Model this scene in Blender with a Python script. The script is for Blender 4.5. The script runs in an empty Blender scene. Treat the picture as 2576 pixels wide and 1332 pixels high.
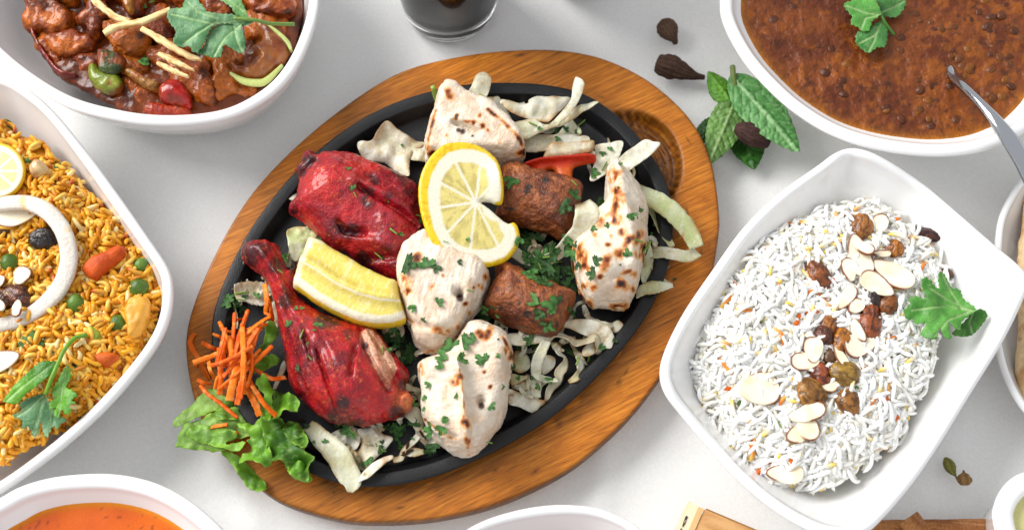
import bpy, math, random
import numpy as np
from mathutils import Vector, Matrix
from mathutils.bvhtree import BVHTree

random.seed(7); rng = np.random.default_rng(7)
sc = bpy.context.scene
COL = sc.collection

# ------------------------------------------------------------------ camera, world, light, exposure
TILT, FOC, WID = math.radians(21.0), 45.0, 0.645
DIST = WID * FOC / 36.0
CAM = np.array([0.0, -DIST * math.sin(TILT), DIST * math.cos(TILT)])
cam = bpy.data.cameras.new('camera'); cam.lens = FOC; cam.sensor_width = 36.0
cam.clip_start = 0.02; cam.clip_end = 50
co = bpy.data.objects.new('camera', cam); COL.objects.link(co)
co.location = CAM; co.rotation_euler = (TILT, 0, 0); sc.camera = co
cam.dof.use_dof = True; cam.dof.focus_distance = DIST - 0.035; cam.dof.aperture_fstop = 6.3

w = bpy.data.worlds.new('World'); sc.world = w; w.use_nodes = True
bgn = w.node_tree.nodes['Background']; bgn.inputs[0].default_value = (0.93, 0.96, 1.0, 1); bgn.inputs[1].default_value = 0.72

def area(name, loc, target, sx, sy, power, col):
    l = bpy.data.lights.new(name, 'AREA'); l.shape = 'RECTANGLE'; l.size = sx; l.size_y = sy; l.energy = power; l.color = col
    o = bpy.data.objects.new(name, l); COL.objects.link(o); o.location = loc
    o.rotation_euler = (Vector(target) - Vector(loc)).to_track_quat('-Z', 'Y').to_euler()
    return o
area('window_light', (-2.0, 1.1, 1.75), (0, 0, 0), 1.9, 1.7, 118, (1.0, 0.985, 0.96))

sc.view_settings.view_transform = 'Standard'; sc.view_settings.look = 'None'
sc.view_settings.exposure = 0.17; sc.view_settings.gamma = 1.0
sc.render.engine = 'CYCLES'; sc.cycles.use_denoising = True
sc.cycles.max_bounces = 10; sc.cycles.transmission_bounces = 8

# ------------------------------------------------------------------ pixel <-> world (pixels of a 2576 x 1332 view)
ca, sa = math.cos(TILT), math.sin(TILT)
K = 18.0 / FOC / 1288.0
def U(pts, z):
    p = np.atleast_2d(np.asarray(pts, float)); z = np.broadcast_to(np.asarray(z, float), (len(p),))
    x = (p[:, 0] - 1288) * K; y = (666 - p[:, 1]) * K
    d = np.stack([x, y * ca + sa, y * sa - ca], 1)
    t = (z - CAM[2]) / d[:, 2]
    return CAM + d * t[:, None]
def u1(px, py, z): return U([(px, py)], z)[0]
def PROJ(V):
    r = V - CAM
    yc = r[:, 1] * ca + r[:, 2] * sa; zc = r[:, 1] * sa - r[:, 2] * ca
    return np.stack([1288 + r[:, 0] / zc / K, 666 - yc / zc / K], 1)
def crop(ox, oy, s):
    def f(pts): return [((ox + p[0] / s) / 1.59, (oy + p[1] / s) / 1.59) + tuple(p[2:]) for p in pts]
    f.k = 1 / s / 1.59
    return f
c1 = crop(0, 0, 1.903); c2 = crop(0, 400, 1.48); c3 = crop(0, 1200, 1.451); c4 = crop(900, 550, 1.902); c5 = crop(1400, 250, 1.776)
c6 = crop(1500, 900, 1.211); c7 = crop(2600, 0, 1.722); c8 = crop(2600, 700, 1.722); c9 = crop(2600, 1350, 1.722)
c11 = crop(700, 1200, 1.665); c12 = crop(950, 950, 1.665); c13 = crop(2500, 250, 2.664); c14 = crop(0, 700, 1.902); c15 = crop(2200, 600, 1.903)
c16 = crop(1250, 1600, 3.331); c17 = crop(1900, 1300, 3.33); c18 = crop(680, 1250, 2.96); c20 = crop(1800, 280, 2.862); c21 = crop(1950, 850, 2.664)

# ------------------------------------------------------------------ numeric helpers
def lin(c):
    if isinstance(c, str): c = [int(c[i:i + 2], 16) / 255 for i in (0, 2, 4)]
    c = np.asarray(c, float)
    return np.where(c <= 0.04045, c / 12.92, ((c + 0.055) / 1.055) ** 2.4)
def _h(x, y, z, s):
    n = (x * 374761393 + y * 668265263 + z * 1274126177 + s * 974634541) & 0x7fffffff
    n = ((n ^ (n >> 13)) * 1274126177) & 0x7fffffff
    n = ((n ^ (n >> 15)) * 668265263) & 0x7fffffff
    return (n ^ (n >> 16)) / 2147483647.0
def vn(p, s=0):
    f = np.floor(p).astype(np.int64); t = p - f; t = t * t * (3 - 2 * t)
    r = 0
    for dx in (0, 1):
        wx = t[:, 0] if dx else 1 - t[:, 0]
        for dy in (0, 1):
            wy = t[:, 1] if dy else 1 - t[:, 1]
            for dz in (0, 1):
                wz = t[:, 2] if dz else 1 - t[:, 2]
                r = r + wx * wy * wz * _h(f[:, 0] + dx, f[:, 1] + dy, f[:, 2] + dz, s)
    return r * 2 - 1
def fbm(V, size, o=3, s=0):                                    # size in metres
    r = 0; a = 1.0; tot = 0; p = V / size
    for i in range(o):
        r = r + a * vn(p + 17.3 * i, s + i); tot += a; a *= 0.5; p = p * 2.03
    return r / tot
def sst(a, b, x):
    t = np.clip((x - a) / (b - a), 0, 1); return t * t * (3 - 2 * t)
def mix(a, b, t):
    t = np.asarray(t)[:, None] if np.ndim(t) else t
    return a * (1 - t) + b * t
def const(c, n): return np.tile(lin(c), (n, 1)).astype(float)

def smooth_closed(P, n):
    P = np.asarray(P, float); m = len(P); out = []
    k = max(2, int(math.ceil(n / m)))
    for i in range(m):
        p0, p1, p2, p3 = P[i - 1], P[i], P[(i + 1) % m], P[(i + 2) % m]
        for j in range(k):
            t = j / k
            out.append(0.5 * (2 * p1 + (p2 - p0) * t + (2 * p0 - 5 * p1 + 4 * p2 - p3) * t * t + (3 * p1 - p0 - 3 * p2 + p3) * t ** 3))
    out = np.array(out)
    L = np.r_[0, np.cumsum(np.linalg.norm(np.diff(np.vstack([out, out[:1]]), axis=0), axis=1))]
    q = np.linspace(0, L[-1], n, endpoint=False); o2 = np.vstack([out, out[:1]])
    return np.stack([np.interp(q, L, o2[:, c]) for c in range(P.shape[1])], 1)
def smooth_open(P, n):
    P = np.asarray(P, float); m = len(P)
    Q = np.vstack([2 * P[0] - P[1], P, 2 * P[-1] - P[-2]]); out = []
    for i in range(m - 1):
        p0, p1, p2, p3 = Q[i], Q[i + 1], Q[i + 2], Q[i + 3]
        for t in np.linspace(0, 1, 24, endpoint=False):
            out.append(0.5 * (2 * p1 + (p2 - p0) * t + (2 * p0 - 5 * p1 + 4 * p2 - p3) * t * t + (3 * p1 - p0 - 3 * p2 + p3) * t ** 3))
    out.append(P[-1]); out = np.array(out)
    L = np.r_[0, np.cumsum(np.linalg.norm(np.diff(out[:, :2], axis=0), axis=1))]
    q = np.linspace(0, L[-1], n)
    return np.stack([np.interp(q, L, out[:, c]) for c in range(P.shape[1])], 1)
def seg_dist(P, A, B):
    d = B - A; L2 = (d * d).sum(1) + 1e-18
    best = np.full(len(P), 1e9); near = np.zeros_like(P)
    for i in range(len(A)):
        t = np.clip(((P - A[i]) @ d[i]) / L2[i], 0, 1); c = A[i] + t[:, None] * d[i]
        dd = ((P - c) ** 2).sum(1); m = dd < best
        best[m] = dd[m]; near[m] = c[m]
    return np.sqrt(best), near
def line_dist(P, pts):
    pts = np.asarray([p[:2] for p in pts], float); return seg_dist(P, pts[:-1], pts[1:])[0]
def inside(P, poly):
    r = np.zeros(len(P), bool); n = len(poly)
    for i in range(n):
        a, b = poly[i], poly[(i + 1) % n]
        if a[1] == b[1]: continue
        c = ((a[1] > P[:, 1]) != (b[1] > P[:, 1])) & (P[:, 0] < (b[0] - a[0]) * (P[:, 1] - a[1]) / (b[1] - a[1]) + a[0])
        r ^= c
    return r
def poly_grid(poly, d):
    lo = poly.min(0) - 2 * d; hi = poly.max(0) + 2 * d
    nx = int((hi[0] - lo[0]) / d) + 1; ny = int((hi[1] - lo[1]) / d) + 1
    X, Y = np.meshgrid(lo[0] + np.arange(nx) * d, lo[1] + np.arange(ny) * d, indexing='ij')
    P = np.stack([X.ravel(), Y.ravel()], 1); ins = inside(P, poly)
    dist, near = seg_dist(P, poly, np.roll(poly, -1, 0))
    ins &= dist > 0.25 * d
    I = np.arange(nx * ny).reshape(nx, ny)
    q = np.stack([I[:-1, :-1], I[1:, :-1], I[1:, 1:], I[:-1, 1:]], -1).reshape(-1, 4)
    q = q[ins[q].any(1)]
    used = np.unique(q); mp = -np.ones(nx * ny, int); mp[used] = np.arange(len(used))
    P2 = np.where(ins[used][:, None], P[used], near[used]); dd = np.where(ins[used], dist[used], 0)
    return P2, mp[q], dd, ~ins[used]

def lap(V, F, it, k=0.5):
    e = np.vstack([F[:, [i, (i + 1) % F.shape[1]]] for i in range(F.shape[1])]); n = len(V)
    deg = np.maximum(np.bincount(e[:, 0], minlength=n) + np.bincount(e[:, 1], minlength=n), 1)
    for _ in range(it):
        S = np.stack([np.bincount(e[:, 0], V[e[:, 1], c], n) + np.bincount(e[:, 1], V[e[:, 0], c], n) for c in range(3)], 1)
        V = V + k * (S / deg[:, None] - V)
    return V
def normals(V, F):
    n = np.cross(V[F[:, 2]] - V[F[:, 0]], V[F[:, -1]] - V[F[:, 1]]) if F.shape[1] == 4 else np.cross(V[F[:, 1]] - V[F[:, 0]], V[F[:, 2]] - V[F[:, 0]])
    N = np.zeros_like(V)
    for k in range(F.shape[1]):
        for c in range(3): N[:, c] += np.bincount(F[:, k], n[:, c], len(V))
    return N / (np.linalg.norm(N, axis=1, keepdims=True) + 1e-12)
def remesh(V, F, voxel, it=3):
    me = bpy.data.meshes.new('tmp'); fill(me, V, F)
    o = bpy.data.objects.new('tmp', me); COL.objects.link(o)
    m = o.modifiers.new('r', 'REMESH'); m.mode = 'VOXEL'; m.voxel_size = voxel; m.adaptivity = 0
    dg = bpy.context.evaluated_depsgraph_get(); e = o.evaluated_get(dg).to_mesh()
    n = len(e.vertices); v = np.empty(n * 3, np.float32); e.vertices.foreach_get('co', v)
    f = np.empty(len(e.loops), np.int32); e.loops.foreach_get('vertex_index', f)
    bpy.data.objects.remove(o); bpy.data.meshes.remove(me)
    V, F = v.reshape(-1, 3).astype(float), f.reshape(-1, 4).astype(int)
    return lap(V, F, it), F

# ------------------------------------------------------------------ building objects
def fill(me, V, F, smooth=True):
    Fs = F if isinstance(F, list) else [F]
    me.vertices.add(len(V)); me.vertices.foreach_set('co', np.ascontiguousarray(V, np.float32).ravel())
    li = np.concatenate([f.ravel() for f in Fs]).astype(np.int32)
    tot = np.concatenate([np.full(len(f), f.shape[1]) for f in Fs]).astype(np.int32)
    me.loops.add(len(li)); me.loops.foreach_set('vertex_index', li)
    me.polygons.add(len(tot)); me.polygons.foreach_set('loop_start', np.r_[0, np.cumsum(tot)[:-1]].astype(np.int32))
    me.polygons.foreach_set('use_smooth', np.full(len(tot), smooth)); me.update(calc_edges=True); me.validate()
def setcol(me, C):
    a = me.color_attributes.new('Col', 'FLOAT_COLOR', 'POINT')
    a.data.foreach_set('color', np.c_[np.clip(C, 0.0005, 1), np.ones(len(C))].astype(np.float32).ravel())
RECV = []                                                     # things that loose bits may lie on: (bvh, words)
def mk(name, V, F, mat, col=None, parent=None, smooth=True, label=None, cat=None, group=None, kind=None, recv=None):
    V = np.asarray(V, float); me = bpy.data.meshes.new(name)
    if recv:
        Fl = [f for a in (F if isinstance(F, list) else [F]) for f in a.tolist()]
        RECV.append((BVHTree.FromPolygons(V.tolist(), Fl), recv))
    org = np.zeros(3)
    if parent is None and kind != 'structure':
        org = np.array([(V[:, 0].min() + V[:, 0].max()) / 2, (V[:, 1].min() + V[:, 1].max()) / 2, V[:, 2].min()])
    elif parent is not None: org = np.array(parent.location)
    fill(me, V - org, F, smooth); me.materials.append(mat)
    if col is not None: setcol(me, np.tile(lin(col), (len(V), 1)) if isinstance(col, str) else col)
    o = bpy.data.objects.new(name, me); COL.objects.link(o)
    if parent is None: o.location = org
    else: o.parent = parent
    tag(o, label, cat, group, kind); return o
def tag(o, label=None, cat=None, group=None, kind=None):
    for k, v in (('label', label), ('category', cat), ('group', group), ('kind', kind)):
        if v: o[k] = v
def empty(name, loc, label, cat, group=None):
    o = bpy.data.objects.new(name, None); COL.objects.link(o); o.location = loc; o.empty_display_size = 0.01
    tag(o, label, cat, group); return o
def mk_split(name, V, F, mat, C, parts, label, cat, recv, group=None):
    """one thing cut into named parts: parts = [(part name, vertex mask), ...], the last takes the rest"""
    RECV.append((BVHTree.FromPolygons(V.tolist(), F.tolist()), recv))
    root = empty(name, Vector(((V[:, 0].min() + V[:, 0].max()) / 2, (V[:, 1].min() + V[:, 1].max()) / 2, V[:, 2].min())), label, cat, group)
    left = np.ones(len(F), bool)
    for i, (pn, mk_) in enumerate(parts):
        sel = left if i == len(parts) - 1 else left & (mk_[F].mean(1) > .5)
        left = left & ~sel; f = F[sel]
        if not len(f): continue
        us, inv = np.unique(f, return_inverse=True); mk(pn, V[us], inv.reshape(f.shape), mat, C[us], parent=root)
    return root
def join(parts):
    V = []; F4 = []; n = 0
    for v, f in parts:
        V.append(v); F4.append(f + n); n += len(v)
    return np.vstack(V), (np.vstack(F4) if len({f.shape[1] for f in F4}) == 1 else F4)

# ------------------------------------------------------------------ materials
def nmat(name):
    m = bpy.data.materials.new(name); m.use_nodes = True; return m, m.node_tree, m.node_tree.nodes['Principled BSDF']
def nd(nt, t, **kw):
    n = nt.nodes.new(t)
    for k, v in kw.items(): setattr(n, k, v)
    return n
def attr_mat(name, rough=0.5, spec=0.5, coat=0.0, bump=0.0, bsize=0.0015, sss=0.0, srad=(1, .6, .4), sscale=0.003, var=0.0, rvar=0.0, trans=0.0, metal=0.0, crough=0.12):
    m, nt, b = nmat(name); L = nt.links
    a = nd(nt, 'ShaderNodeAttribute', attribute_name='Col')
    tc = nd(nt, 'ShaderNodeTexCoord')
    n = nd(nt, 'ShaderNodeTexNoise'); n.inputs['Scale'].default_value = 1 / bsize; n.inputs['Detail'].default_value = 4
    L.new(tc.outputs['Object'], n.inputs['Vector'])
    colout = a.outputs['Color']
    if var:
        mr = nd(nt, 'ShaderNodeMapRange'); mr.inputs[1].default_value = .3; mr.inputs[2].default_value = .7
        mr.inputs[3].default_value = 1 - var; mr.inputs[4].default_value = 1 + var
        L.new(n.outputs['Fac'], mr.inputs[0])
        mx = nd(nt, 'ShaderNodeVectorMath', operation='SCALE'); L.new(colout, mx.inputs[0]); L.new(mr.outputs[0], mx.inputs['Scale']); colout = mx.outputs[0]
    L.new(colout, b.inputs['Base Color'])
    b.inputs['Roughness'].default_value = rough; b.inputs['Specular IOR Level'].default_value = spec; b.inputs['Metallic'].default_value = metal
    if rvar:
        mr = nd(nt, 'ShaderNodeMapRange'); mr.inputs[3].default_value = rough - rvar; mr.inputs[4].default_value = rough + rvar
        mr.inputs[1].default_value = .35; mr.inputs[2].default_value = .65
        L.new(n.outputs['Fac'], mr.inputs[0]); L.new(mr.outputs[0], b.inputs['Roughness'])
    b.inputs['Coat Weight'].default_value = coat; b.inputs['Coat Roughness'].default_value = crough
    if sss:
        b.inputs['Subsurface Weight'].default_value = sss; b.inputs['Subsurface Radius'].default_value = srad; b.inputs['Subsurface Scale'].default_value = sscale
    if bump:
        bp = nd(nt, 'ShaderNodeBump'); bp.inputs['Strength'].default_value = bump; bp.inputs['Distance'].default_value = bsize
        L.new(n.outputs['Fac'], bp.inputs['Height']); L.new(bp.outputs[0], b.inputs['Normal'])
    if trans:
        t = nd(nt, 'ShaderNodeBsdfTranslucent'); L.new(colout, t.inputs[0]); ms = nd(nt, 'ShaderNodeMixShader'); ms.inputs[0].default_value = trans
        L.new(b.outputs[0], ms.inputs[1]); L.new(t.outputs[0], ms.inputs[2]); L.new(ms.outputs[0], nt.nodes['Material Output'].inputs[0])
    return m
M = {}
M['ceramic'] = attr_mat('white_glazed_ceramic', 0.18, 0.5, coat=0.5, crough=0.03)
M['iron'] = attr_mat('cast_iron', 0.42, 0.35, bump=0.35, bsize=0.0008, var=0.4, rvar=0.12)
M['meat'] = attr_mat('tandoori_skin', 0.42, 0.25, coat=0.5, crough=.16, bump=0.8, bsize=0.0012, var=0.35, rvar=0.12)
M['tikka'] = attr_mat('grilled_chicken', 0.42, 0.4, coat=.12, bump=0.5, bsize=0.0013, sss=0.06, sscale=0.002, rvar=0.15, var=0.07)
M['kebab'] = attr_mat('minced_kebab', 0.40, 0.45, coat=.12, bump=1.0, bsize=0.0018, var=0.3, rvar=0.15)
M['curry'] = attr_mat('curry_meat', 0.45, 0.2, coat=0.4, crough=.10, bump=0.8, bsize=0.0022, var=0.28, rvar=0.12)
M['sauce'] = attr_mat('wet_sauce', 0.25, 0.2, coat=0.3, bump=0.25, bsize=0.003, var=0.12)
M['dal'] = attr_mat('dal_sauce', 0.40, 0.25, coat=0.12, bump=0.55, bsize=0.004, var=0.12, rvar=0.1)
M['soup'] = attr_mat('smooth_soup', 0.40, 0.2, coat=0.04, bump=0.08, bsize=0.0015, var=0.06)
M['veg'] = attr_mat('soft_vegetable', 0.36, 0.45, bump=0.3, bsize=0.0018, var=0.09, trans=0.22)
M['leaf'] = attr_mat('herb_leaf', 0.40, 0.45, bump=0.35, bsize=0.0013, var=0.12, trans=0.25)
M['carrot'] = attr_mat('carrot', 0.5, 0.25, bump=0.3, bsize=0.0012, var=0.1, trans=0.15)
M['rice'] = attr_mat('rice', 0.38, 0.45, sss=.35, srad=(1, .95, .85), sscale=.003)
M['yrice'] = attr_mat('spiced_rice', 0.36, 0.35, trans=0.12, bump=0.15, bsize=0.001, var=0.1)
M['citrus'] = attr_mat('citrus', 0.24, 0.5, bump=0.22, bsize=0.0012, var=0.10, trans=0.18, coat=0.3, crough=.08)
M['raisin'] = attr_mat('raisin', 0.25, 0.5, coat=0.2, bump=0.5, bsize=0.0016, var=0.35, trans=0.12)
M['almond'] = attr_mat('almond', 0.5, 0.35, bump=0.1, bsize=0.001, var=0.04)
M['bark'] = attr_mat('dry_spice', 0.8, 0.2, bump=0.8, bsize=0.0012, var=0.25)
M['bread'] = attr_mat('flat_bread', 0.7, 0.25, bump=0.4, bsize=0.003, var=0.12)
M['plain'] = attr_mat('plain_wood', 0.55, 0.35, bump=0.1, bsize=0.001, var=0.05)
M['ink'] = attr_mat('black_ink', 0.6, 0.2)
m, nt, b = nmat('polished_steel'); M['steel'] = m
b.inputs['Base Color'].default_value = (.42, .43, .45, 1); b.inputs['Metallic'].default_value = 1; b.inputs['Roughness'].default_value = 0.14
m, nt, b = nmat('clear_glass'); M['glass'] = m
b.inputs['Base Color'].default_value = (.97, .98, .98, 1); b.inputs['Transmission Weight'].default_value = 1; b.inputs['Roughness'].default_value = 0.01; b.inputs['IOR'].default_value = 1.48
def liquid(name, c):
    m, nt, b = nmat(name); b.inputs['Base Color'].default_value = (*c, 1); b.inputs['Roughness'].default_value = 0.08; b.inputs['Coat Weight'].default_value = .3; return m
M['cola'] = liquid('dark_drink', (.006, .004, .004)); M['berry'] = liquid('red_drink', (.25, .01, .02))

# tablecloth: woven white cotton
m, nt, b = nmat('white_cotton'); M['cloth'] = m; L = nt.links
tc = nd(nt, 'ShaderNodeTexCoord')
b.inputs['Roughness'].default_value = 0.9; b.inputs['Specular IOR Level'].default_value = 0.15
hts = []
for d in ('X', 'Y'):
    wv = nd(nt, 'ShaderNodeTexWave', wave_type='BANDS', bands_direction=d); wv.inputs['Scale'].default_value = 560; wv.inputs['Distortion'].default_value = 1.2
    wv.inputs['Detail'].default_value = 1; wv.inputs['Detail Scale'].default_value = 0.4
    L.new(tc.outputs['Object'], wv.inputs[0]); hts.append(wv)
ad = nd(nt, 'ShaderNodeMath', operation='ADD'); L.new(hts[0].outputs['Fac'], ad.inputs[0]); L.new(hts[1].outputs['Fac'], ad.inputs[1])
bp = nd(nt, 'ShaderNodeBump'); bp.inputs['Strength'].default_value = 0.35; bp.inputs['Distance'].default_value = 0.0005
s1 = nd(nt, 'ShaderNodeTexNoise'); s1.inputs['Scale'].default_value = 260; s1.inputs['Detail'].default_value = 3; L.new(tc.outputs['Object'], s1.inputs['Vector'])
ad2 = nd(nt, 'ShaderNodeMath', operation='ADD'); L.new(ad.outputs[0], ad2.inputs[0]); L.new(s1.outputs['Fac'], ad2.inputs[1])
L.new(ad2.outputs[0], bp.inputs['Height']); L.new(bp.outputs[0], b.inputs['Normal'])
ns = nd(nt, 'ShaderNodeTexNoise'); ns.inputs['Scale'].default_value = 700; ns.inputs['Detail'].default_value = 2
mp = nd(nt, 'ShaderNodeMapping'); mp.inputs['Scale'].default_value = (1, .8, 1); L.new(tc.outputs['Object'], mp.inputs[0]); L.new(mp.outputs[0], ns.inputs['Vector'])
cr = nd(nt, 'ShaderNodeValToRGB'); cr.color_ramp.elements[0].position = .3; cr.color_ramp.elements[1].position = .7
cr.color_ramp.elements[0].color = (.84, .836, .82, 1); cr.color_ramp.elements[1].color = (.91, .903, .88, 1)
L.new(ns.outputs['Fac'], cr.inputs[0]); L.new(cr.outputs[0], b.inputs['Base Color'])

# wood: streaks along the long axis of the board
WANG = math.radians(27)
m, nt, b = nmat('oiled_wood'); M['wood'] = m; L = nt.links
tc = nd(nt, 'ShaderNodeTexCoord'); mp = nd(nt, 'ShaderNodeMapping'); mp.inputs['Rotation'].default_value = (0, 0, -WANG)
L.new(tc.outputs['Object'], mp.inputs[0])
sc2 = nd(nt, 'ShaderNodeMapping'); sc2.inputs['Scale'].default_value = (42, 640, 60); L.new(mp.outputs[0], sc2.inputs[0])
n1 = nd(nt, 'ShaderNodeTexNoise'); n1.inputs['Scale'].default_value = 1; n1.inputs['Detail'].default_value = 5; n1.inputs['Roughness'].default_value = .65; L.new(sc2.outputs[0], n1.inputs['Vector'])
n2 = nd(nt, 'ShaderNodeTexNoise'); n2.inputs['Scale'].default_value = 22; n2.inputs['Detail'].default_value = 3; L.new(mp.outputs[0], n2.inputs['Vector'])
sc3 = nd(nt, 'ShaderNodeMapping'); sc3.inputs['Scale'].default_value = (110, 1500, 60); L.new(mp.outputs[0], sc3.inputs[0])
n3 = nd(nt, 'ShaderNodeTexNoise'); n3.inputs['Scale'].default_value = 1; n3.inputs['Detail'].default_value = 2; L.new(sc3.outputs[0], n3.inputs['Vector'])
cr = nd(nt, 'ShaderNodeValToRGB'); E = cr.color_ramp.elements
E[0].position = .28; E[0].color = (*lin('855018'), 1); E[1].position = .72; E[1].color = (*lin('d48c30'), 1)
e = E.new(.5); e.color = (*lin('b86c1c'), 1)
L.new(n1.outputs['Fac'], cr.inputs[0])
r2 = nd(nt, 'ShaderNodeMapRange'); r2.inputs[1].default_value = .3; r2.inputs[2].default_value = .7; r2.inputs[3].default_value = .70; r2.inputs[4].default_value = 1.15; L.new(n2.outputs['Fac'], r2.inputs[0])
r3 = nd(nt, 'ShaderNodeMapRange'); r3.inputs[1].default_value = .30; r3.inputs[2].default_value = .42; r3.inputs[3].default_value = .62; r3.inputs[4].default_value = 1.0; L.new(n3.outputs['Fac'], r3.inputs[0])
mm = nd(nt, 'ShaderNodeMath', operation='MULTIPLY'); L.new(r2.outputs[0], mm.inputs[0]); L.new(r3.outputs[0], mm.inputs[1])
at = nd(nt, 'ShaderNodeAttribute', attribute_name='Col')
v1 = nd(nt, 'ShaderNodeVectorMath', operation='SCALE'); L.new(cr.outputs[0], v1.inputs[0]); L.new(mm.outputs[0], v1.inputs['Scale'])
v2 = nd(nt, 'ShaderNodeVectorMath', operation='MULTIPLY'); L.new(v1.outputs[0], v2.inputs[0]); L.new(at.outputs['Color'], v2.inputs[1])
L.new(v2.outputs[0], b.inputs['Base Color']); b.inputs['Roughness'].default_value = .42; b.inputs['Specular IOR Level'].default_value = .3
bp = nd(nt, 'ShaderNodeBump'); bp.inputs['Strength'].default_value = .25; bp.inputs['Distance'].default_value = .0006
L.new(n1.outputs['Fac'], bp.inputs['Height']); L.new(bp.outputs[0], b.inputs['Normal'])

# ------------------------------------------------------------------ shape builders
def blob_mesh(outline, z, h, dep, R=None, p=2.0, feats=(), tilt=(0, 0), n=120, d=0.0012, voxel=0.0009, it=3):
    """a solid whose outline (pixels) stands at height z: rises h above, falls dep below."""
    poly = U(smooth_closed(outline, n), z)[:, :2]
    P, q, dist, bd = poly_grid(poly, d)
    R = min(R or 1e9, dist.max())
    f = np.clip(1 - np.clip(dist / R, 0, 1) ** 1.0, 0, 1); prof = (1 - f ** p) ** (1 / p)
    c = P.mean(0); top = z + prof * (h + (P - c) @ np.array(tilt))
    px = PROJ(np.c_[P, np.full(len(P), z + h * 0.6)])
    for ft in feats:
        if ft[0] == 'g': top = top + prof * ft[4] * np.exp(-((px[:, 0] - ft[1]) ** 2 + (px[:, 1] - ft[2]) ** 2) / ft[3] ** 2)
        else: top = top + np.sqrt(prof) * ft[3] * np.exp(-(line_dist(px, ft[1]) / ft[2]) ** 2)
    bot = z - dep * prof
    top = np.maximum(top, bot + 0.0012 * (~bd)); top[bd] = z; bot[bd] = z
    ib = np.arange(len(P)); nb = (~bd).sum(); mp = ib.copy(); mp[~bd] = len(P) + np.arange(nb)
    V = np.vstack([np.c_[P, top], np.c_[P[~bd], bot[~bd]]]); F = np.vstack([q, mp[q][:, ::-1]])
    if voxel: V, F = remesh(V, F, voxel, it)
    return V, F
def rough_up(V, F, amp, size, o=3, s=0):
    return V + normals(V, F) * (amp * fbm(V, size, o, s))[:, None]
def sheet_mesh(outline, z, zf=None, thick=0.001, n=110, d=0.0014, smooth=True):
    """a thin leaf or slice with this outline (pixels) at height z; zf(P, px, dist) bends it."""
    poly = U(smooth_closed(outline, n) if smooth else np.asarray(outline, float), z)[:, :2]
    P, q, dist, bd = poly_grid(poly, d)
    px = PROJ(np.c_[P, np.full(len(P), z)])
    zz = z + (zf(P, px, dist) if zf else 0)
    V = np.c_[P, zz * np.ones(len(P))]; N = normals(V, q)
    if N[:, 2].mean() < 0: N = -N
    t = thick * np.clip(dist / (1.5 * d), 0.35, 1)[:, None] / 2
    A, B = V + N * t, V - N * t
    e = {}
    for k in range(4):
        for a, b_ in zip(q[:, k].tolist(), q[:, (k + 1) % 4].tolist()):
            if (b_, a) in e: del e[(b_, a)]
            else: e[(a, b_)] = 1
    n0 = len(V); E_ = np.array([(b_, a, a + n0, b_ + n0) for a, b_ in e])
    return np.vstack([A, B]), np.vstack([q, q[:, ::-1] + n0, E_]), np.r_[dist, dist]
def ribbon_mesh(pts, wid, thick, twist=None, jag=0.0, n=40, m=6, s=0, cup=0.0):
    """a strip along pts (px, py, z); wid in pixels, one or per point."""
    wid = np.broadcast_to(np.asarray(wid, float), (len(pts),)); tw = np.zeros(len(pts)) if twist is None else np.radians(np.broadcast_to(np.asarray(twist, float), (len(pts),)))
    Q = smooth_open(np.c_[np.array([(p[0], p[1], p[2]) for p in pts], float), wid, tw], n)
    W = U(Q[:, :2], Q[:, 2]); hw = Q[:, 3] * WID / 2576 / 2 * 0.98; tw = Q[:, 4]
    T = np.gradient(W, axis=0); T /= np.linalg.norm(T, axis=1, keepdims=True)
    up = np.tile([0, 0, 1.0], (n, 1)); S = np.cross(T, up); S /= np.linalg.norm(S, axis=1, keepdims=True) + 1e-9; N = np.cross(S, T)
    S2 = S * np.cos(tw)[:, None] + N * np.sin(tw)[:, None]; N2 = np.cross(S2, T)
    j1 = 1 + jag * fbm(np.c_[np.arange(n) * .4, np.full(n, s + .5), np.zeros(n)], 1, 2, s); j2 = 1 + jag * fbm(np.c_[np.arange(n) * .5, np.full(n, s + 9.5), np.zeros(n)], 1, 2, s + 5)
    V = []; u = np.linspace(-1, 1, m)
    for side in (1, -1):
        for uu in u:
            hh = hw * (j1 if uu < 0 else j2)
            V.append(W + S2 * (hh * uu)[:, None] + N2 * (side * thick / 2 * (1 - 0.45 * uu ** 4) + cup * (uu * uu - .5)))
    V = np.array(V).transpose(1, 0, 2)                         # n, 2m, 3
    ring = list(range(m)) + list(range(2 * m - 1, m - 1, -1)); V = V[:, ring]; k = 2 * m
    I = np.arange(n * k).reshape(n, k); J = np.roll(I, -1, 1)
    F = np.stack([I[:-1], J[:-1], J[1:], I[1:]], -1).reshape(-1, 4)
    caps = np.array([[I[r, i], I[r, i + 1], I[r, k - 2 - i], I[r, k - 1 - i]][::(1 if r else -1)] for r in (0, n - 1) for i in range(m - 1)])
    ends = np.repeat(np.linspace(0, 1, n), k); across = np.tile(np.r_[u, u[::-1]], n)
    return V.reshape(-1, 3), np.vstack([F, caps]), ends, across
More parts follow.
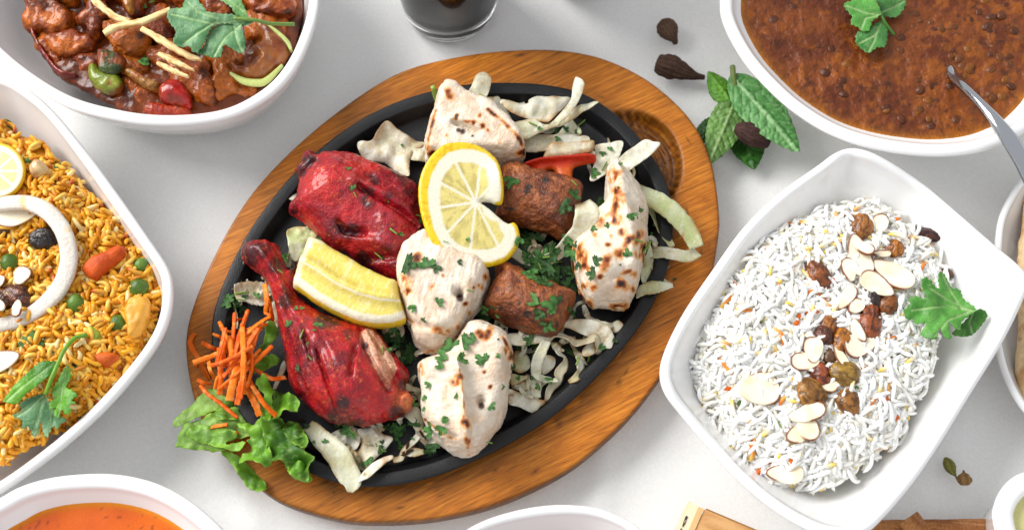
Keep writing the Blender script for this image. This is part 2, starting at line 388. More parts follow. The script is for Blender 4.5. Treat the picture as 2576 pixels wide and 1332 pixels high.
def tube_mesh(W, r, k=10, flat=1.0):
    W = np.asarray(W, float); n = len(W); r = np.broadcast_to(np.asarray(r, float), (n,))
    T = np.gradient(W, axis=0); T /= np.linalg.norm(T, axis=1, keepdims=True) + 1e-12
    S = np.cross(T, [0, 0, 1.0]); bad = np.linalg.norm(S, axis=1) < 1e-3; S[bad] = [1, 0, 0]; S /= np.linalg.norm(S, axis=1, keepdims=True); N = np.cross(S, T)
    a = np.linspace(0, 2 * np.pi, k, endpoint=False)
    V = W[:, None] + r[:, None, None] * (np.cos(a)[None, :, None] * S[:, None] + flat * np.sin(a)[None, :, None] * N[:, None])
    I = np.arange(n * k).reshape(n, k); J = np.roll(I, -1, 1)
    F = np.stack([I[:-1], J[:-1], J[1:], I[1:]], -1).reshape(-1, 4)
    return V.reshape(-1, 3), [F, I[:1, ::-1].copy(), I[-1:].copy()]
def ellip(c, r, rot=0, n=24, m=14):
    th = np.linspace(0, np.pi, m); ph = np.linspace(0, 2 * np.pi, n, endpoint=False)
    X = np.sin(th)[:, None] * np.cos(ph); Y = np.sin(th)[:, None] * np.sin(ph); Z = np.cos(th)[:, None] * np.ones(n)
    V = np.stack([X * r[0], Y * r[1], Z * r[2]], -1).reshape(-1, 3)
    R = np.array([[math.cos(rot), -math.sin(rot), 0], [math.sin(rot), math.cos(rot), 0], [0, 0, 1]])
    I = np.arange(n * m).reshape(m, n); J = np.roll(I, -1, 1)
    return V @ R.T + np.asarray(c), np.stack([I[:-1], I[1:], J[1:], J[:-1]], -1).reshape(-1, 4)

def lathe_rings(rings):
    R = np.array(rings); k, n, _ = R.shape; I = np.arange(k * n).reshape(k, n); J = np.roll(I, -1, 1)
    F = np.stack([I[:-1], J[:-1], J[1:], I[1:]], -1).reshape(-1, 4)
    return R.reshape(-1, 3), [F, I[:1, ::-1].copy(), I[-1:].copy()]
def dish(name, rim, zr, floor=0.008, rimw=0.006, s_floor=0.5, s_foot=0.5, curve=1.6, label='', recv=None, n=200, c_shift=(0, 0), outer_curve=1.4, mat='ceramic'):
    """white dish; rim = pixels of the outer edge of its lip (with or without a height of their own)."""
    P = smooth_closed([tuple(p[:2]) + ((p[2],) if len(p) > 2 else (zr,)) for p in rim], n)
    W = U(P[:, :2], P[:, 2]); zrim = P[:, 2]
    c = W[:, :2].mean(0) + np.array(c_shift)
    ctr = np.r_[c, 0]
    rad = np.linalg.norm(W[:, :2] - c, axis=1); wf = rimw / rad            # lip width as a share of the radius
    def ring(s, z): return np.c_[c + (W[:, :2] - c) * np.asarray(s).reshape(-1, 1) * np.ones((n, 1)), z * np.ones(n)]
    rings = [ring(s_foot * 0.9, np.full(n, 0.0012)), ring(s_foot, np.full(n, 0.0005))]
    for t in np.linspace(0.03, 1, 10):
        s = s_foot + (1 - s_foot) * t; rings.append(ring(np.full(n, s), 0.002 + (zrim - 0.005) * t ** outer_curve))
    for a in (25, 60, 90, 120, 155):                                      # rounded lip
        a = math.radians(a); rings.append(ring(1 - wf * (0.5 - 0.5 * math.cos(a)), zrim - 0.003 + 0.003 * math.sin(a)))
    def inner(t): return 1 - wf - (1 - wf - s_floor) * (1 - t), floor + (zrim - 0.0035 - floor) * t ** curve
    for t in np.linspace(1, 0, 16):
        s, z = inner(t); rings.append(ring(s, z))
    for s in (0.8, 0.5, 0.2): rings.append(ring(np.full(n, s_floor * s), np.full(n, floor)))
    V, F = lathe_rings(rings)
    o = mk(name, V, F, M['ceramic'], 'eeedec', label=label, cat=name.split('_')[-1], recv=recv)
    def level(z):                                                         # the inner wall's outline at height z
        t = np.clip((z - floor) / (zrim - 0.0035 - floor), 0, 1) ** (1 / curve); s, _ = inner(t)
        return ring(s + 0.0012 / rad, z)
    return o, level
def surface_in(level, z, zf=None, d=0.0016, lipup=0.0008):
    """liquid surface filling a dish at height z: sheet with its rim on the wall, plus a skirt"""
    poly = level(z)[:, :2]
    P, q, dist, bd = poly_grid(poly, d); px = PROJ(np.c_[P, np.full(len(P), z)])
    f = 1 - np.exp(-dist / 0.006)
    zz = z + (zf(P, px, dist) * f if zf else 0) + lipup * np.exp(-dist / 0.0015)
    V = np.c_[P, zz]; return V, q, px, dist

# ================================================================== THE SETTING
g = np.linspace(-0.75, 0.75, 240); X, Y = np.meshgrid(g, g, indexing='ij')
I = np.arange(240 * 240).reshape(240, 240); q = np.stack([I[:-1, :-1], I[1:, :-1], I[1:, 1:], I[:-1, 1:]], -1).reshape(-1, 4)
P = np.c_[X.ravel(), Y.ravel()]
zc = 0.0006 * fbm(np.c_[P, np.zeros(len(P))] * np.array([1, .35, 1]), 0.05, 2, 3)
pxc = PROJ(np.c_[P, np.zeros(len(P))])
for ln, wd, am in (([(1500, 1332), (1520, 1150), (1505, 980)], 34, .0032), ([(640, 1332), (560, 1150), (450, 960)], 36, .0034), ([(2330, 1250), (2400, 1120), (2480, 960)], 34, .0024), ([(700, 500), (560, 380), (500, 330)], 34, .002)):
    zc += am * np.exp(-(line_dist(pxc, ln) / wd) ** 2)
mk('tablecloth', np.c_[P, zc - 0.0040], q, M['cloth'], kind='structure', label='white woven cotton tablecloth under all the dishes', recv='the tablecloth')

# ================================================================== WOODEN BOARD AND IRON PLATE
BT = 0.020
board = [(1330, 122), (1170, 137), (1000, 182), (840, 285), (700, 408), (600, 530), (515, 690), (468, 830), (474, 950), (508, 1062), (560, 1140), (640, 1217), (720, 1268), (850, 1306), (960, 1314), (1100, 1304), (1250, 1268), (1400, 1200), (1500, 1128), (1600, 1030), (1700, 890), (1778, 740), (1808, 600), (1810, 520), (1790, 400), (1740, 300), (1650, 213), (1550, 157), (1450, 129)]
pan = [(532, 850), (538, 785), (565, 705), (605, 620), (655, 540), (745, 430), (870, 325), (1000, 256), (1150, 216), (1290, 208), (1400, 218), (1480, 242), (1560, 297), (1620, 362), (1668, 440), (1690, 510), (1693, 590), (1678, 680), (1640, 770), (1580, 860), (1500, 950), (1400, 1040), (1300, 1105), (1200, 1155), (1100, 1195), (1000, 1218), (900, 1222), (800, 1197), (700, 1142), (620, 1062), (562, 965), (537, 905)]
n = 220
bo = U(smooth_closed(board, n), BT)[:, :2]; cb = bo.mean(0)
pin = U(smooth_closed(pan, n), 0.030)[:, :2]; cp = pin.mean(0)
pin2 = cp + (pin - cp) * 0.955
rc = u1(1590, 405, BT)[:2]; ra = u1(1716, 405, BT)[0] - rc[0]                      # turned hollow for the handle
rings = []; burn = []
def bring(s, z): rings.append(np.c_[cb + (bo - cb) * s, z * np.ones(n)])
for s, z in ((0.90, 0.0), (0.94, 0.0), (0.985, 0.004), (1.0, 0.010), (1.0, 0.0165), (0.997, 0.0188), (0.992, BT)): bring(s, z)
for s in np.linspace(0.985, 0.30, 110):
    p = cb + (bo - cb) * s; z = np.full(n, BT)
    r = np.linalg.norm((p - rc) * np.array([1, .88]), axis=1) / ra
    dep = 0.010 * sst(1.0, 0.93, r) + 0.0022 * np.sin(r * 46) * sst(1.0, .9, r)
    dpan, _ = seg_dist(p, pin2, np.roll(pin2, -1, 0)); ins = inside(p, pin2)
    dep = np.maximum(dep, np.where(ins, 0.009 * sst(0, 0.002, dpan), 0)); rings.append(np.c_[p, z - dep])
V, F = lathe_rings(rings)
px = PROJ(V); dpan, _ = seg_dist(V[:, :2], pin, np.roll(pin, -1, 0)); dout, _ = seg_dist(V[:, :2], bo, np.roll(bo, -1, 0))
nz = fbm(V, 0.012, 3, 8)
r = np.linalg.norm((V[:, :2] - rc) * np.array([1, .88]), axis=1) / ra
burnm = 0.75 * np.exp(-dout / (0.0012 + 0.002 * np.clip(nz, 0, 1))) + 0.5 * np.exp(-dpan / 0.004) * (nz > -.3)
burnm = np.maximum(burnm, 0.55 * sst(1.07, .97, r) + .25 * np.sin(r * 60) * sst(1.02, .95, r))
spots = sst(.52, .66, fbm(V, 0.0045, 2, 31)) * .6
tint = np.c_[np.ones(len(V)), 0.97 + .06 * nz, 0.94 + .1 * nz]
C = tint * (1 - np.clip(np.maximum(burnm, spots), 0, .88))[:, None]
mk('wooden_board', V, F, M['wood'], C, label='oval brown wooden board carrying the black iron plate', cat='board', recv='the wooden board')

rings = []
pn = np.roll(pin, -1, 0) - np.roll(pin, 1, 0); pn = np.c_[pn[:, 1], -pn[:, 0]] / np.linalg.norm(pn, axis=1, keepdims=True)
if ((pin - cp) * pn).sum() < 0: pn = -pn
for off, z in ((-.030, .0125), (-.020, .0118), (-.008, .016), (-.0006, .026), (0, .0296), (-.0002, .0303), (-.0007, .0308), (-.0014, .0310), (-.0072, .0303), (-.0076, .0302), (-.0080, .0298), (-.0084, .0292), (-.0120, .0228), (-.0126, .0218), (-.0135, .0211), (-.015, .0206), (-.020, .0204), (-.030, .0203), (-.045, .0203)):
    rings.append(np.c_[pin + pn * off, np.full(n, z)])
V, F = lathe_rings(rings)
V2 = V.copy(); V2[:, 2] += 0.00025 * fbm(V, 0.008, 3, 5)
mk('iron_plate', V2, F, M['iron'], const('121214', len(V)) * (1 + .6 * fbm(V, 0.012, 3, 2))[:, None], label='black cast iron oval sizzler plate set in the wooden board', cat='plate', recv='the black iron plate')

# ================================================================== DISHES
curry_rim = [(805, 0), (790, -140), (700, -300), (520, -410), (300, -440), (80, -390), (-70, -260), (-125, -110), (-95, 40), (0, 157), (150, 258), (300, 301), (430, 312), (560, 298), (650, 260), (720, 203), (772, 118)]
_, curry_level = dish('curry_bowl', curry_rim, 0.066, floor=0.010, rimw=0.0075, s_floor=0.60, s_foot=.60, curve=3.0, label='deep white oval bowl holding the meat and pepper curry', recv='the curry bowl', outer_curve=2.6, c_shift=(0.0, 0.0))
dal_rim = [(1812, 0), (1822, 60), (1868, 145), (1930, 217), (2000, 279), (2090, 334), (2190, 368), (2300, 386), (2400, 388), (2500, 370), (2590, 322), (2660, 232), (2690, 100), (2680, -60), (2620, -220), (2500, -350), (2330, -430), (2150, -440), (1990, -380), (1880, -260), (1825, -120)]
_, dal_level = dish('lentil_bowl', dal_rim, 0.064, floor=0.012, rimw=0.0085, s_floor=0.45, s_foot=.45, curve=1.0, label='large white oval bowl full of brown lentil curry', recv='the lentil bowl', outer_curve=1.0)
h0, h1, h2 = .050, .060, .066
white_rim = [(2060, 411, .058), (2100, 382, .062), (2140, 368, h1), (2190, 376, h1), (2250, 407, .056), (2330, 462, h0), (2420, 538, .052), (2500, 608, .058), (2562, 660, h2), (2590, 695, h2), (2582, 740, h2), (2530, 850, .056), (2450, 980, h0), (2370, 1110, h0), (2300, 1212, h0), (2235, 1290, .055), (2180, 1338, h1), (2100, 1352, h1), (2020, 1324, .056), (1930, 1268, .052), (1850, 1198, h0), (1780, 1120, h0), (1712, 1040, .055), (1672, 985, h1), (1660, 932, h1), (1676, 870, .057), (1722, 780, .052), (1790, 680, h0), (1870, 570, h0), (1960, 483, .053)]
white_dish, white_level = dish('white_rice_dish', white_rim, .055, floor=0.010, rimw=0.0065, s_floor=0.5, s_foot=.5, curve=1.8, label='white four cornered dish holding the plain white rice', recv='the white rice dish', outer_curve=1.65)
yel_rim = [(0, 185, .055), (60, 214, .057), (130, 272, .055), (220, 382, .052), (300, 492, .052), (370, 592, .055), (420, 668, .060), (434, 720, .062), (428, 790, .060), (400, 858, .056), (340, 940, .052), (260, 1030, .050), (170, 1112, .050), (80, 1182, .052), (0, 1236, .055), (-100, 1290, .058), (-250, 1300, .058), (-420, 1180, .052), (-520, 980, .05), (-530, 700, .05), (-420, 420, .05), (-250, 240, .055), (-100, 180, .055)]
_, yel_level = dish('yellow_rice_dish', yel_rim, .055, floor=0.012, rimw=0.0065, s_floor=0.70, s_foot=.68, curve=2.5, label='white dish with rounded corner holding the yellow vegetable rice', recv='the yellow rice dish', outer_curve=2.3)
soup_rim = [(0, 1247), (60, 1216), (150, 1194), (270, 1188), (370, 1205), (450, 1240), (520, 1291), (575, 1350), (620, 1450), (620, 1590), (550, 1730), (400, 1830), (210, 1860), (20, 1810), (-120, 1700), (-180, 1540), (-150, 1390), (-80, 1300)]
_, soup_level = dish('soup_bowl', soup_rim, 0.060, floor=0.012, rimw=0.0085, s_floor=0.5, s_foot=.5, curve=0.9, label='white round bowl of smooth orange soup', recv='the soup bowl', outer_curve=1.0)
small_rim = [(1165, 1335), (1230, 1301), (1320, 1276), (1410, 1266), (1500, 1274), (1570, 1300), (1617, 1333), (1660, 1400), (1650, 1500), (1570, 1590), (1430, 1630), (1280, 1620), (1150, 1560), (1090, 1470), (1105, 1390)]
_, small_level = dish('sauce_bowl', small_rim, 0.050, floor=0.010, rimw=0.0055, s_floor=0.5, s_foot=.45, curve=1.1, label='white bowl at the table edge between board and wooden box', recv='the sauce bowl', outer_curve=1.1)
plate_rim = [(2576, 440), (2540, 490), (2515, 545), (2505, 610), (2497, 700), (2497, 790), (2507, 870), (2530, 950), (2576, 1030), (2660, 1110), (2780, 1150), (2900, 1110), (2980, 1000), (3020, 850), (3010, 680), (2960, 520), (2870, 400), (2750, 350), (2650, 370)]
_, bread_level = dish('bread_plate', plate_rim, 0.030, floor=0.010, rimw=0.005, s_floor=0.7, s_foot=.5, curve=1.4, label='white plate of flat bread tucked behind the white rice dish', recv='the bread plate', outer_curve=1.3)

# ------------------------------------------------------------------ liquids
def dalz(P, px, dist):
    V = np.c_[P, np.zeros(len(P))]
    return .0016 * fbm(V, 0.012, 3, 4) + .0009 * fbm(V * np.array([1, .5, 1]), 0.004, 3, 9)
V, F, px, dist = surface_in(dal_level, 0.0545, dalz, d=0.0011)
a = fbm(V, .018, 4, 12); b_ = fbm(V, .005, 3, 13); c_ = fbm(V, .0032, 2, 14)
C = mix(const('74390f', len(V)), const('5a2608', len(V)), sst(-.3, .4, a)); C = mix(C, const('945008', len(V)), .5 * sst(.12, .45, b_ + .25 * sst(2250, 2560, px[:, 0]))); C = mix(C, const('3c1c0c', len(V)), .7 * sst(.3, .6, c_))
C = mix(C, const('c07818', len(V)), .85 * np.exp(-dist / .0022))
dal_o = mk('lentil_curry', V, F, M['dal'], C, label='thick brown lentil curry filling the large oval bowl', cat='curry', recv='the lentil curry')
# half sunk lentils: each its own bean
lent_bm = ellip((0, 0, 0), (.0034, .0027, .0016), 0, 10, 7)
dal_poly = dal_level(.0545)[:, :2]
k = 0
beans = []
while k < 95:
    qx, qy = rng.uniform(1850, 2576), rng.uniform(0, 370)
    p = u1(qx, qy, .0545)
    if not inside(p[None, :2], dal_poly)[0] or seg_dist(p[None, :2], dal_poly, np.roll(dal_poly, -1, 0))[0][0] < .008: continue
    if rng.random() > .15 + .85 * ((qx - 1850) / 700) ** 1.6: continue
    beans.append((p, rng.uniform(0, 6.28), rng.uniform(.7, 1.35), rng.uniform(-.0014, -.0006))); k += 1
bean_me = []
for ci, cc in enumerate(('562a0c', '62340e', '4c240c', '764208')):
    me = bpy.data.meshes.new('lentil'); fill(me, *lent_bm); me.materials.append(M['dal']); setcol(me, const(cc, len(lent_bm[0]))); bean_me.append(me)
for p, rz, s, dz in beans:
    o = bpy.data.objects.new('lentil', bean_me[int(rng.integers(0, 4))]); COL.objects.link(o)
    o.location = (p[0], p[1], .0545 + dz); o.rotation_euler = (rng.uniform(-.3, .3), rng.uniform(-.3, .3), rz); o.scale = (s, s, s)
    tag(o, 'small dark lentil half sunk in the brown lentil curry', 'lentil', 'lentils in the brown curry')

V, F, px, dist = surface_in(soup_level, 0.0475, lambda P, px, d: .0003 * fbm(np.c_[P, P[:, :1] * 0], .02, 2, 1), d=0.0012)
a = fbm(V, .03, 3, 22); sp = sst(.62, .74, fbm(V, .0016, 1, 23))
C = mix(const('cc5c06', len(V)), const('b84a04', len(V)), sst(-.4, .4, a)); C = mix(C, const('6a2a10', len(V)), sp * .7); C = mix(C, const('d88a18', len(V)), .9 * np.exp(-(dist / .0028) ** 2))
mk('orange_soup', V, F, M['soup'], C, label='smooth orange soup with dark specks in the round bowl', cat='soup', recv='the orange soup')
V, F, px, dist = surface_in(small_level, 0.022, None, d=0.002)
mk('red_sauce', V, F, M['soup'], const('8a4030', len(V)), label='reddish sauce low in the bowl at the table edge', cat='sauce')

# ================================================================== FOOD ON THE IRON PLATE
FL = 0.0205                                                     # floor of the iron plate
def spots_mask(px, spots, V, size=.004, s=0, edge=.55):
    g = np.zeros(len(px))
    for x, y, r in spots: g = np.maximum(g, np.exp(-((px[:, 0] - x) ** 2 + (px[:, 1] - y) ** 2) / r ** 2))
    return np.clip(g * (1 + edge * 1.6 * fbm(V, size, 3, s)), 0, 1.3)
def char_mask(px, spots, V, s, amp=.8, rs=1.0):
    m_ = np.zeros(len(px)); nz_ = np.clip(.5 + 1.1 * fbm(V, .0042, 3, s), 0, 1)
    for i, (x, y, r) in enumerate(spots):
        r = r * rs; st = .7 + .6 * ((i * 37) % 10) / 10; a_ = i * 1.7; dx, dy = px[:, 0] - x, px[:, 1] - y
        u, v = dx * math.cos(a_) + dy * math.sin(a_), -dx * math.sin(a_) + dy * math.cos(a_)
        m_ = np.maximum(m_, (.75 + .5 * ((i * 53) % 10) / 10) * np.exp(-((u * st) ** 2 + (v / st) ** 2) / r ** 2))
    return amp * m_ * (.30 + 1.05 * nz_)
def char(C, m):
    n = len(C)
    C = mix(C, const('dca263', n), sst(.18, .42, m)); C = mix(C, const('a85a20', n), sst(.36, .62, m)); C = mix(C, const('5e2610', n), sst(.58, .85, m)); return mix(C, const('1c0d08', n), sst(.85, 1.1, m))
def S(c, pts, r): return [(*c([(p[0], p[1])])[0], (p[2] if len(p) > 2 else r) * c.k) for p in pts]

# ---- red tandoori leg (drumstick and thigh in one piece)
leg_o = c12([(40, 150), (50, 65), (120, 32), (240, 38), (292, 90), (322, 180), (345, 235), (385, 200), (405, 150), (440, 112), (436, 180), (400, 270), (385, 345), (450, 430), (560, 500), (700, 555), (800, 585), (900, 600), (965, 660), (1045, 770), (1130, 870), (1142, 925), (1115, 1000), (1165, 1045), (1182, 1100), (1150, 1155), (1060, 1205), (950, 1238), (800, 1256), (640, 1232), (555, 1190), (480, 1130), (415, 1050), (352, 970), (330, 880), (300, 780), (280, 680), (268, 550), (252, 440), (218, 350), (168, 265), (92, 205)])
ft = [('g', *c12([(640, 900)])[0], 110, .009), ('g', *c12([(500, 620)])[0], 60, .005), ('g', *c12([(780, 1100)])[0], 60, .004), ('g', *c12([(90, 100)])[0], 22, .004),
      ('l', c12([(820, 610), (870, 780), (930, 900), (1010, 1020)]), 7, -.006), ('l', c12([(470, 690), (510, 860)]), 4.5, -.005), ('l', c12([(545, 790), (600, 950), (640, 1080), (660, 1200)]), 5, -.006),
      ('l', c12([(800, 760), (770, 960)]), 6, -.004), ('l', c12([(1040, 900), (1090, 1010), (1050, 1120)]), 6, -.005), ('l', c12([(1080, 880), (1110, 960)]), 9, .004), ('l', c12([(390, 990), (560, 1120), (620, 1210)]), 6, -.004),
      ('l', c12([(900, 640), (960, 760), (1020, 900)]), 5, -.002), ('l', c12([(940, 640), (1010, 780)]), 4, .002), ('l', c12([(180, 130), (290, 300), (350, 450)]), 10, .003)]
V, F = blob_mesh(leg_o, FL + .014, .022, .013, R=.030, feats=ft, d=.0011, voxel=.0008, it=1)
V = rough_up(V, F, .0016, .014, 3, 1); V = rough_up(V, F, .0006, .004, 3, 2); pq = PROJ(V); V = V + normals(V, F) * (.0009 * fbm(np.c_[(pq[:, 0] - .45 * pq[:, 1]) / 11, (pq[:, 1] + .45 * pq[:, 0]) / 60, pq[:, 0] * 0], 1, 3, 6))[:, None]
px = PROJ(V); n = len(V); a = fbm(V, .012, 4, 3); f = fbm(V, .003, 3, 4)
C = mix(const('9c0816', n), const('c01618', n), sst(-.1, .5, a)); C = mix(C, const('640816', n), sst(0, .55, -a)); C = mix(C, const('ce5a30', n), .5 * sst(.35, .6, f))
meatp = np.array(c12([(815, 625), (860, 600), (905, 605), (965, 670), (1045, 800), (1070, 870), (1030, 950), (1010, 1025), (960, 960), (905, 870), (862, 780), (830, 690)]))
dm, _ = seg_dist(px, meatp, np.roll(meatp, -1, 0)); im = inside(px, meatp)
fib = fbm(np.c_[px[:, 0] - .5 * px[:, 1], .2 * px[:, 1], 0 * px[:, 0]], 6, 3, 7)
mc = mix(const('d9a688', n), const('b06a4c', n), sst(-.3, .4, fib))
C = mix(C, mc, np.where(im, sst(0, 4, dm + 3 * f), 0))
C = mix(C, const('d88a50', n), spots_mask(px, S(c12, [(1120, 1090, 75)], 60), V, .006, 9) * .8)
dk = spots_mask(px, S(c12, [(90, 110, 110), (150, 90, 90), (420, 130, 50), (380, 200, 50), (640, 1220, 60), (800, 1255, 60), (1060, 1180, 70), (560, 560, 60), (640, 560, 60), (1100, 980, 50), (250, 180, 70), (300, 420, 60), (850, 720, 28), (420, 1045, 22), (740, 650, 50), (700, 1100, 50)], 50), V, .006, 8)
C = mix(C, const('2c0d10', n), .85 * sst(.25, .8, dk))
sp_ = fbm(V, .0016, 2, 77); C = mix(C, const('1e0608', n), .4 * sst(.36, .6, sp_)); C = mix(C, const('d0602a', n), .6 * sst(.38, .6, -sp_))
bone_ = line_dist(px, c12([(80, 110), (190, 90)])); mk_split('tandoori_chicken', V, F, M['meat'], C, [('exposed_meat', np.where(im, dm > 1.5, 0) * 1.0), ('bone_end', (bone_ < 34) * 1.0), ('skin', None)], 'red tandoori chicken leg with bone end and torn skin showing pale meat', 'chicken', 'the red chicken leg')

# ---- red thigh
th_o = c4([(640, 115), (692, 132), (706, 165), (760, 132), (900, 118), (1000, 145), (1100, 185), (1250, 250), (1350, 310), (1450, 350), (1500, 430), (1520, 560), (1550, 700), (1545, 780), (1500, 850), (1440, 960), (1360, 1080), (1310, 1085), (1200, 1040), (1060, 975), (930, 900), (850, 855), (780, 805), (700, 740), (620, 672), (560, 630), (500, 575), (518, 510), (550, 480), (552, 400), (558, 330), (545, 290), (528, 245), (580, 225), (590, 160)])
ft = [('g', *c4([(760, 430)])[0], 75, .007), ('l', c4([(1040, 425), (1150, 490), (1300, 560), (1460, 660)]), 6, -.007), ('l', c4([(870, 650), (900, 720), (1060, 745)]), 6, -.007), ('l', c4([(900, 880), (1050, 900), (1300, 905), (1420, 850)]), 8, -.006),
      ('l', c4([(1000, 380), (1200, 460), (1420, 560)]), 14, .003), ('l', c4([(560, 290), (640, 230), (700, 180)]), 6, -.005), ('g', *c4([(1120, 320)])[0], 10, -.003), ('l', c4([(700, 700), (880, 780), (1200, 830)]), 14, .003)]
V, F = blob_mesh(th_o, FL + .013, .022, .012, R=.028, feats=ft, d=.0011, voxel=.0008, it=1)
V = rough_up(V, F, .0018, .012, 3, 11); V = rough_up(V, F, .0006, .0035, 3, 12)
px = PROJ(V); n = len(V); a = fbm(V, .012, 4, 13); f = fbm(V, .0025, 3, 14)
C = mix(const('900a1c', n), const('b2121c', n), sst(-.1, .5, a)); C = mix(C, const('540818', n), sst(.05, .55, -a)); C = mix(C, const('c05a30', n), .35 * sst(.35, .6, f)); C = mix(C, const('b82a1c', n), .7 * spots_mask(px, S(c4, [(720, 330, 110), (1000, 240, 120), (640, 620, 60)], 60), V, .01, 3))
dk = spots_mask(px, S(c4, [(640, 170, 70), (570, 260, 50), (1130, 325, 55), (880, 690, 60), (960, 720, 80), (1080, 480, 60), (520, 560, 35), (900, 900, 60), (1060, 920, 70), (1300, 240, 50), (1500, 700, 50), (1100, 420, 60), (1400, 900, 50)], 50), V, .005, 18)
C = mix(C, const('260c10', n), .85 * sst(.25, .8, dk))
sp_ = fbm(V, .0016, 2, 77); C = mix(C, const('1e0608', n), .4 * sst(.36, .6, sp_)); C = mix(C, const('d0602a', n), .6 * sst(.38, .6, -sp_))
mk('tandoori_chicken', V, F, M['meat'], C, label='dark red tandoori chicken thigh lying above the lemon wedge', cat='chicken', recv='the red chicken thigh')

# ---- four pieces of pale grilled chicken
def tikka(outline, ft, spots, label, recv, seed, R=.012, h=.026, dep=.010, edges=(), tilt=(0, 0), holes=(), amp=1.0, rs=.95):
    V, F = blob_mesh(outline, FL + .012, h, dep, R=R, p=2.7, it=1, feats=ft, tilt=tilt, d=.001, voxel=.00085)
    V = rough_up(V, F, .0016, .013, 3, seed); V = rough_up(V, F, .00055, .0036, 3, seed + 1)
    pq = PROJ(V); fa = seed * .37; fu, fv = pq[:, 0] * math.cos(fa) + pq[:, 1] * math.sin(fa), pq[:, 1] * math.cos(fa) - pq[:, 0] * math.sin(fa)
    fibre = fbm(np.c_[fu / 5.5, fv / 34, V[:, 2] / .006], 1, 3, seed + 8); V = V + normals(V, F) * (.00045 * fibre)[:, None]
    px = PROJ(V); n = len(V); a = fbm(V, .012, 3, seed + 2); f = .5 * fbm(V, .002, 3, seed + 3) + .25 * fibre
    C = mix(const('dfd0bc', n), const('d2b89e', n), sst(-.3, .5, a)); C = mix(C, const('f4eadf', n), .6 * sst(0, .5, f)); C = mix(C, const('d2a888', n), .35 * sst(.1, .5, -f)); C = mix(C, const('e2b98e', n), .5 * sst(.3, .6, fbm(V, .006, 3, seed + 5)))
    m_ = char_mask(px, spots, V, seed + 4, amp, rs)
    for ln, wd, am in edges: m_ = np.maximum(m_, am * np.exp(-(line_dist(px, ln) / wd) ** 2) * np.clip(.65 + 1.1 * fbm(V, .004, 3, seed + 6), 0, 1.4))
    C = char(C, m_)
    for x, y, r in holes: C = mix(C, const('3a221a', n), sst(.35, .8, np.exp(-((px[:, 0] - x) ** 2 + ((px[:, 1] - y)) ** 2) / r ** 2)))
    return mk('chicken_tikka', V, F, M['tikka'], C, label=label, cat='chicken', group='pale grilled chicken pieces', recv=recv)
def L_(c, pts, wd, am): return (c(pts), wd * c.k, am)
tikka(c5([(690, 215), (760, 225), (850, 280), (980, 340), (1060, 400), (1150, 480), (1210, 550), (1245, 610), (1242, 665), (1220, 712), (1170, 742), (1060, 745), (900, 740), (700, 760), (560, 740), (535, 690), (530, 640), (545, 560), (560, 500), (580, 440), (610, 350), (620, 280), (660, 240)]),
      [('l', c5([(740, 470), (820, 495), (910, 540)]), 5, -.008), ('l', c5([(700, 470), (790, 470), (900, 520)]), 12, .002)], S(c5, [(830, 420, 26), (880, 427, 26), (940, 450, 26), (755, 385, 22), (920, 375, 22), (685, 515, 24), (980, 480, 18), (1060, 570, 20), (1065, 440, 15), (1220, 640, 40), (700, 215, 50), (550, 600, 30), (590, 650, 30)], 20),
      'pale grilled chicken chunk with a slit lying above the lemon slice', 'the slit chicken chunk', 40, R=.007, h=.024, edges=[L_(c5, [(980, 335), (1100, 430), (1210, 550), (1248, 625), (1235, 680)], 18, 1.0), L_(c5, [(610, 340), (560, 520), (535, 640)], 16, .8), L_(c5, [(525, 640), (640, 660)], 16, 1.1)],
      holes=S(c5, [(800, 490, 28), (770, 480, 22), (870, 520, 14)], 20))
tikka(c6([(255, 72), (330, 110), (410, 160), (500, 190), (548, 240), (552, 290), (522, 380), (472, 460), (420, 540), (350, 590), (290, 622), (230, 612), (190, 570), (165, 500), (143, 430), (120, 350), (108, 260), (108, 200), (140, 130), (200, 88)]),
      [('l', c6([(145, 440), (210, 495), (280, 520), (370, 515), (420, 540)]), 5, -.003), ('g', *c6([(410, 350)])[0], 11, -.009), ('l', c6([(140, 470), (250, 580)]), 30, -.006), ('l', c6([(200, 95), (300, 75)]), 20, -.003)],
      S(c6, [(300, 505, 34), (150, 270, 42), (160, 320, 26), (275, 298, 18), (400, 492, 14), (350, 512, 14), (330, 245, 12), (510, 295, 20), (205, 155, 26), (440, 380, 14), (460, 430, 20), (540, 250, 24), (480, 300, 10)], 14), 'pale grilled chicken chunk between the lemon wedge and the brown kebab', 'the middle chicken chunk', 60, R=.010, h=.028,
      edges=[L_(c6, [(145, 440), (250, 512), (400, 540)], 6, .75), L_(c6, [(240, 612), (330, 610)], 12, .6)], holes=S(c6, [(412, 352, 26)], 20))
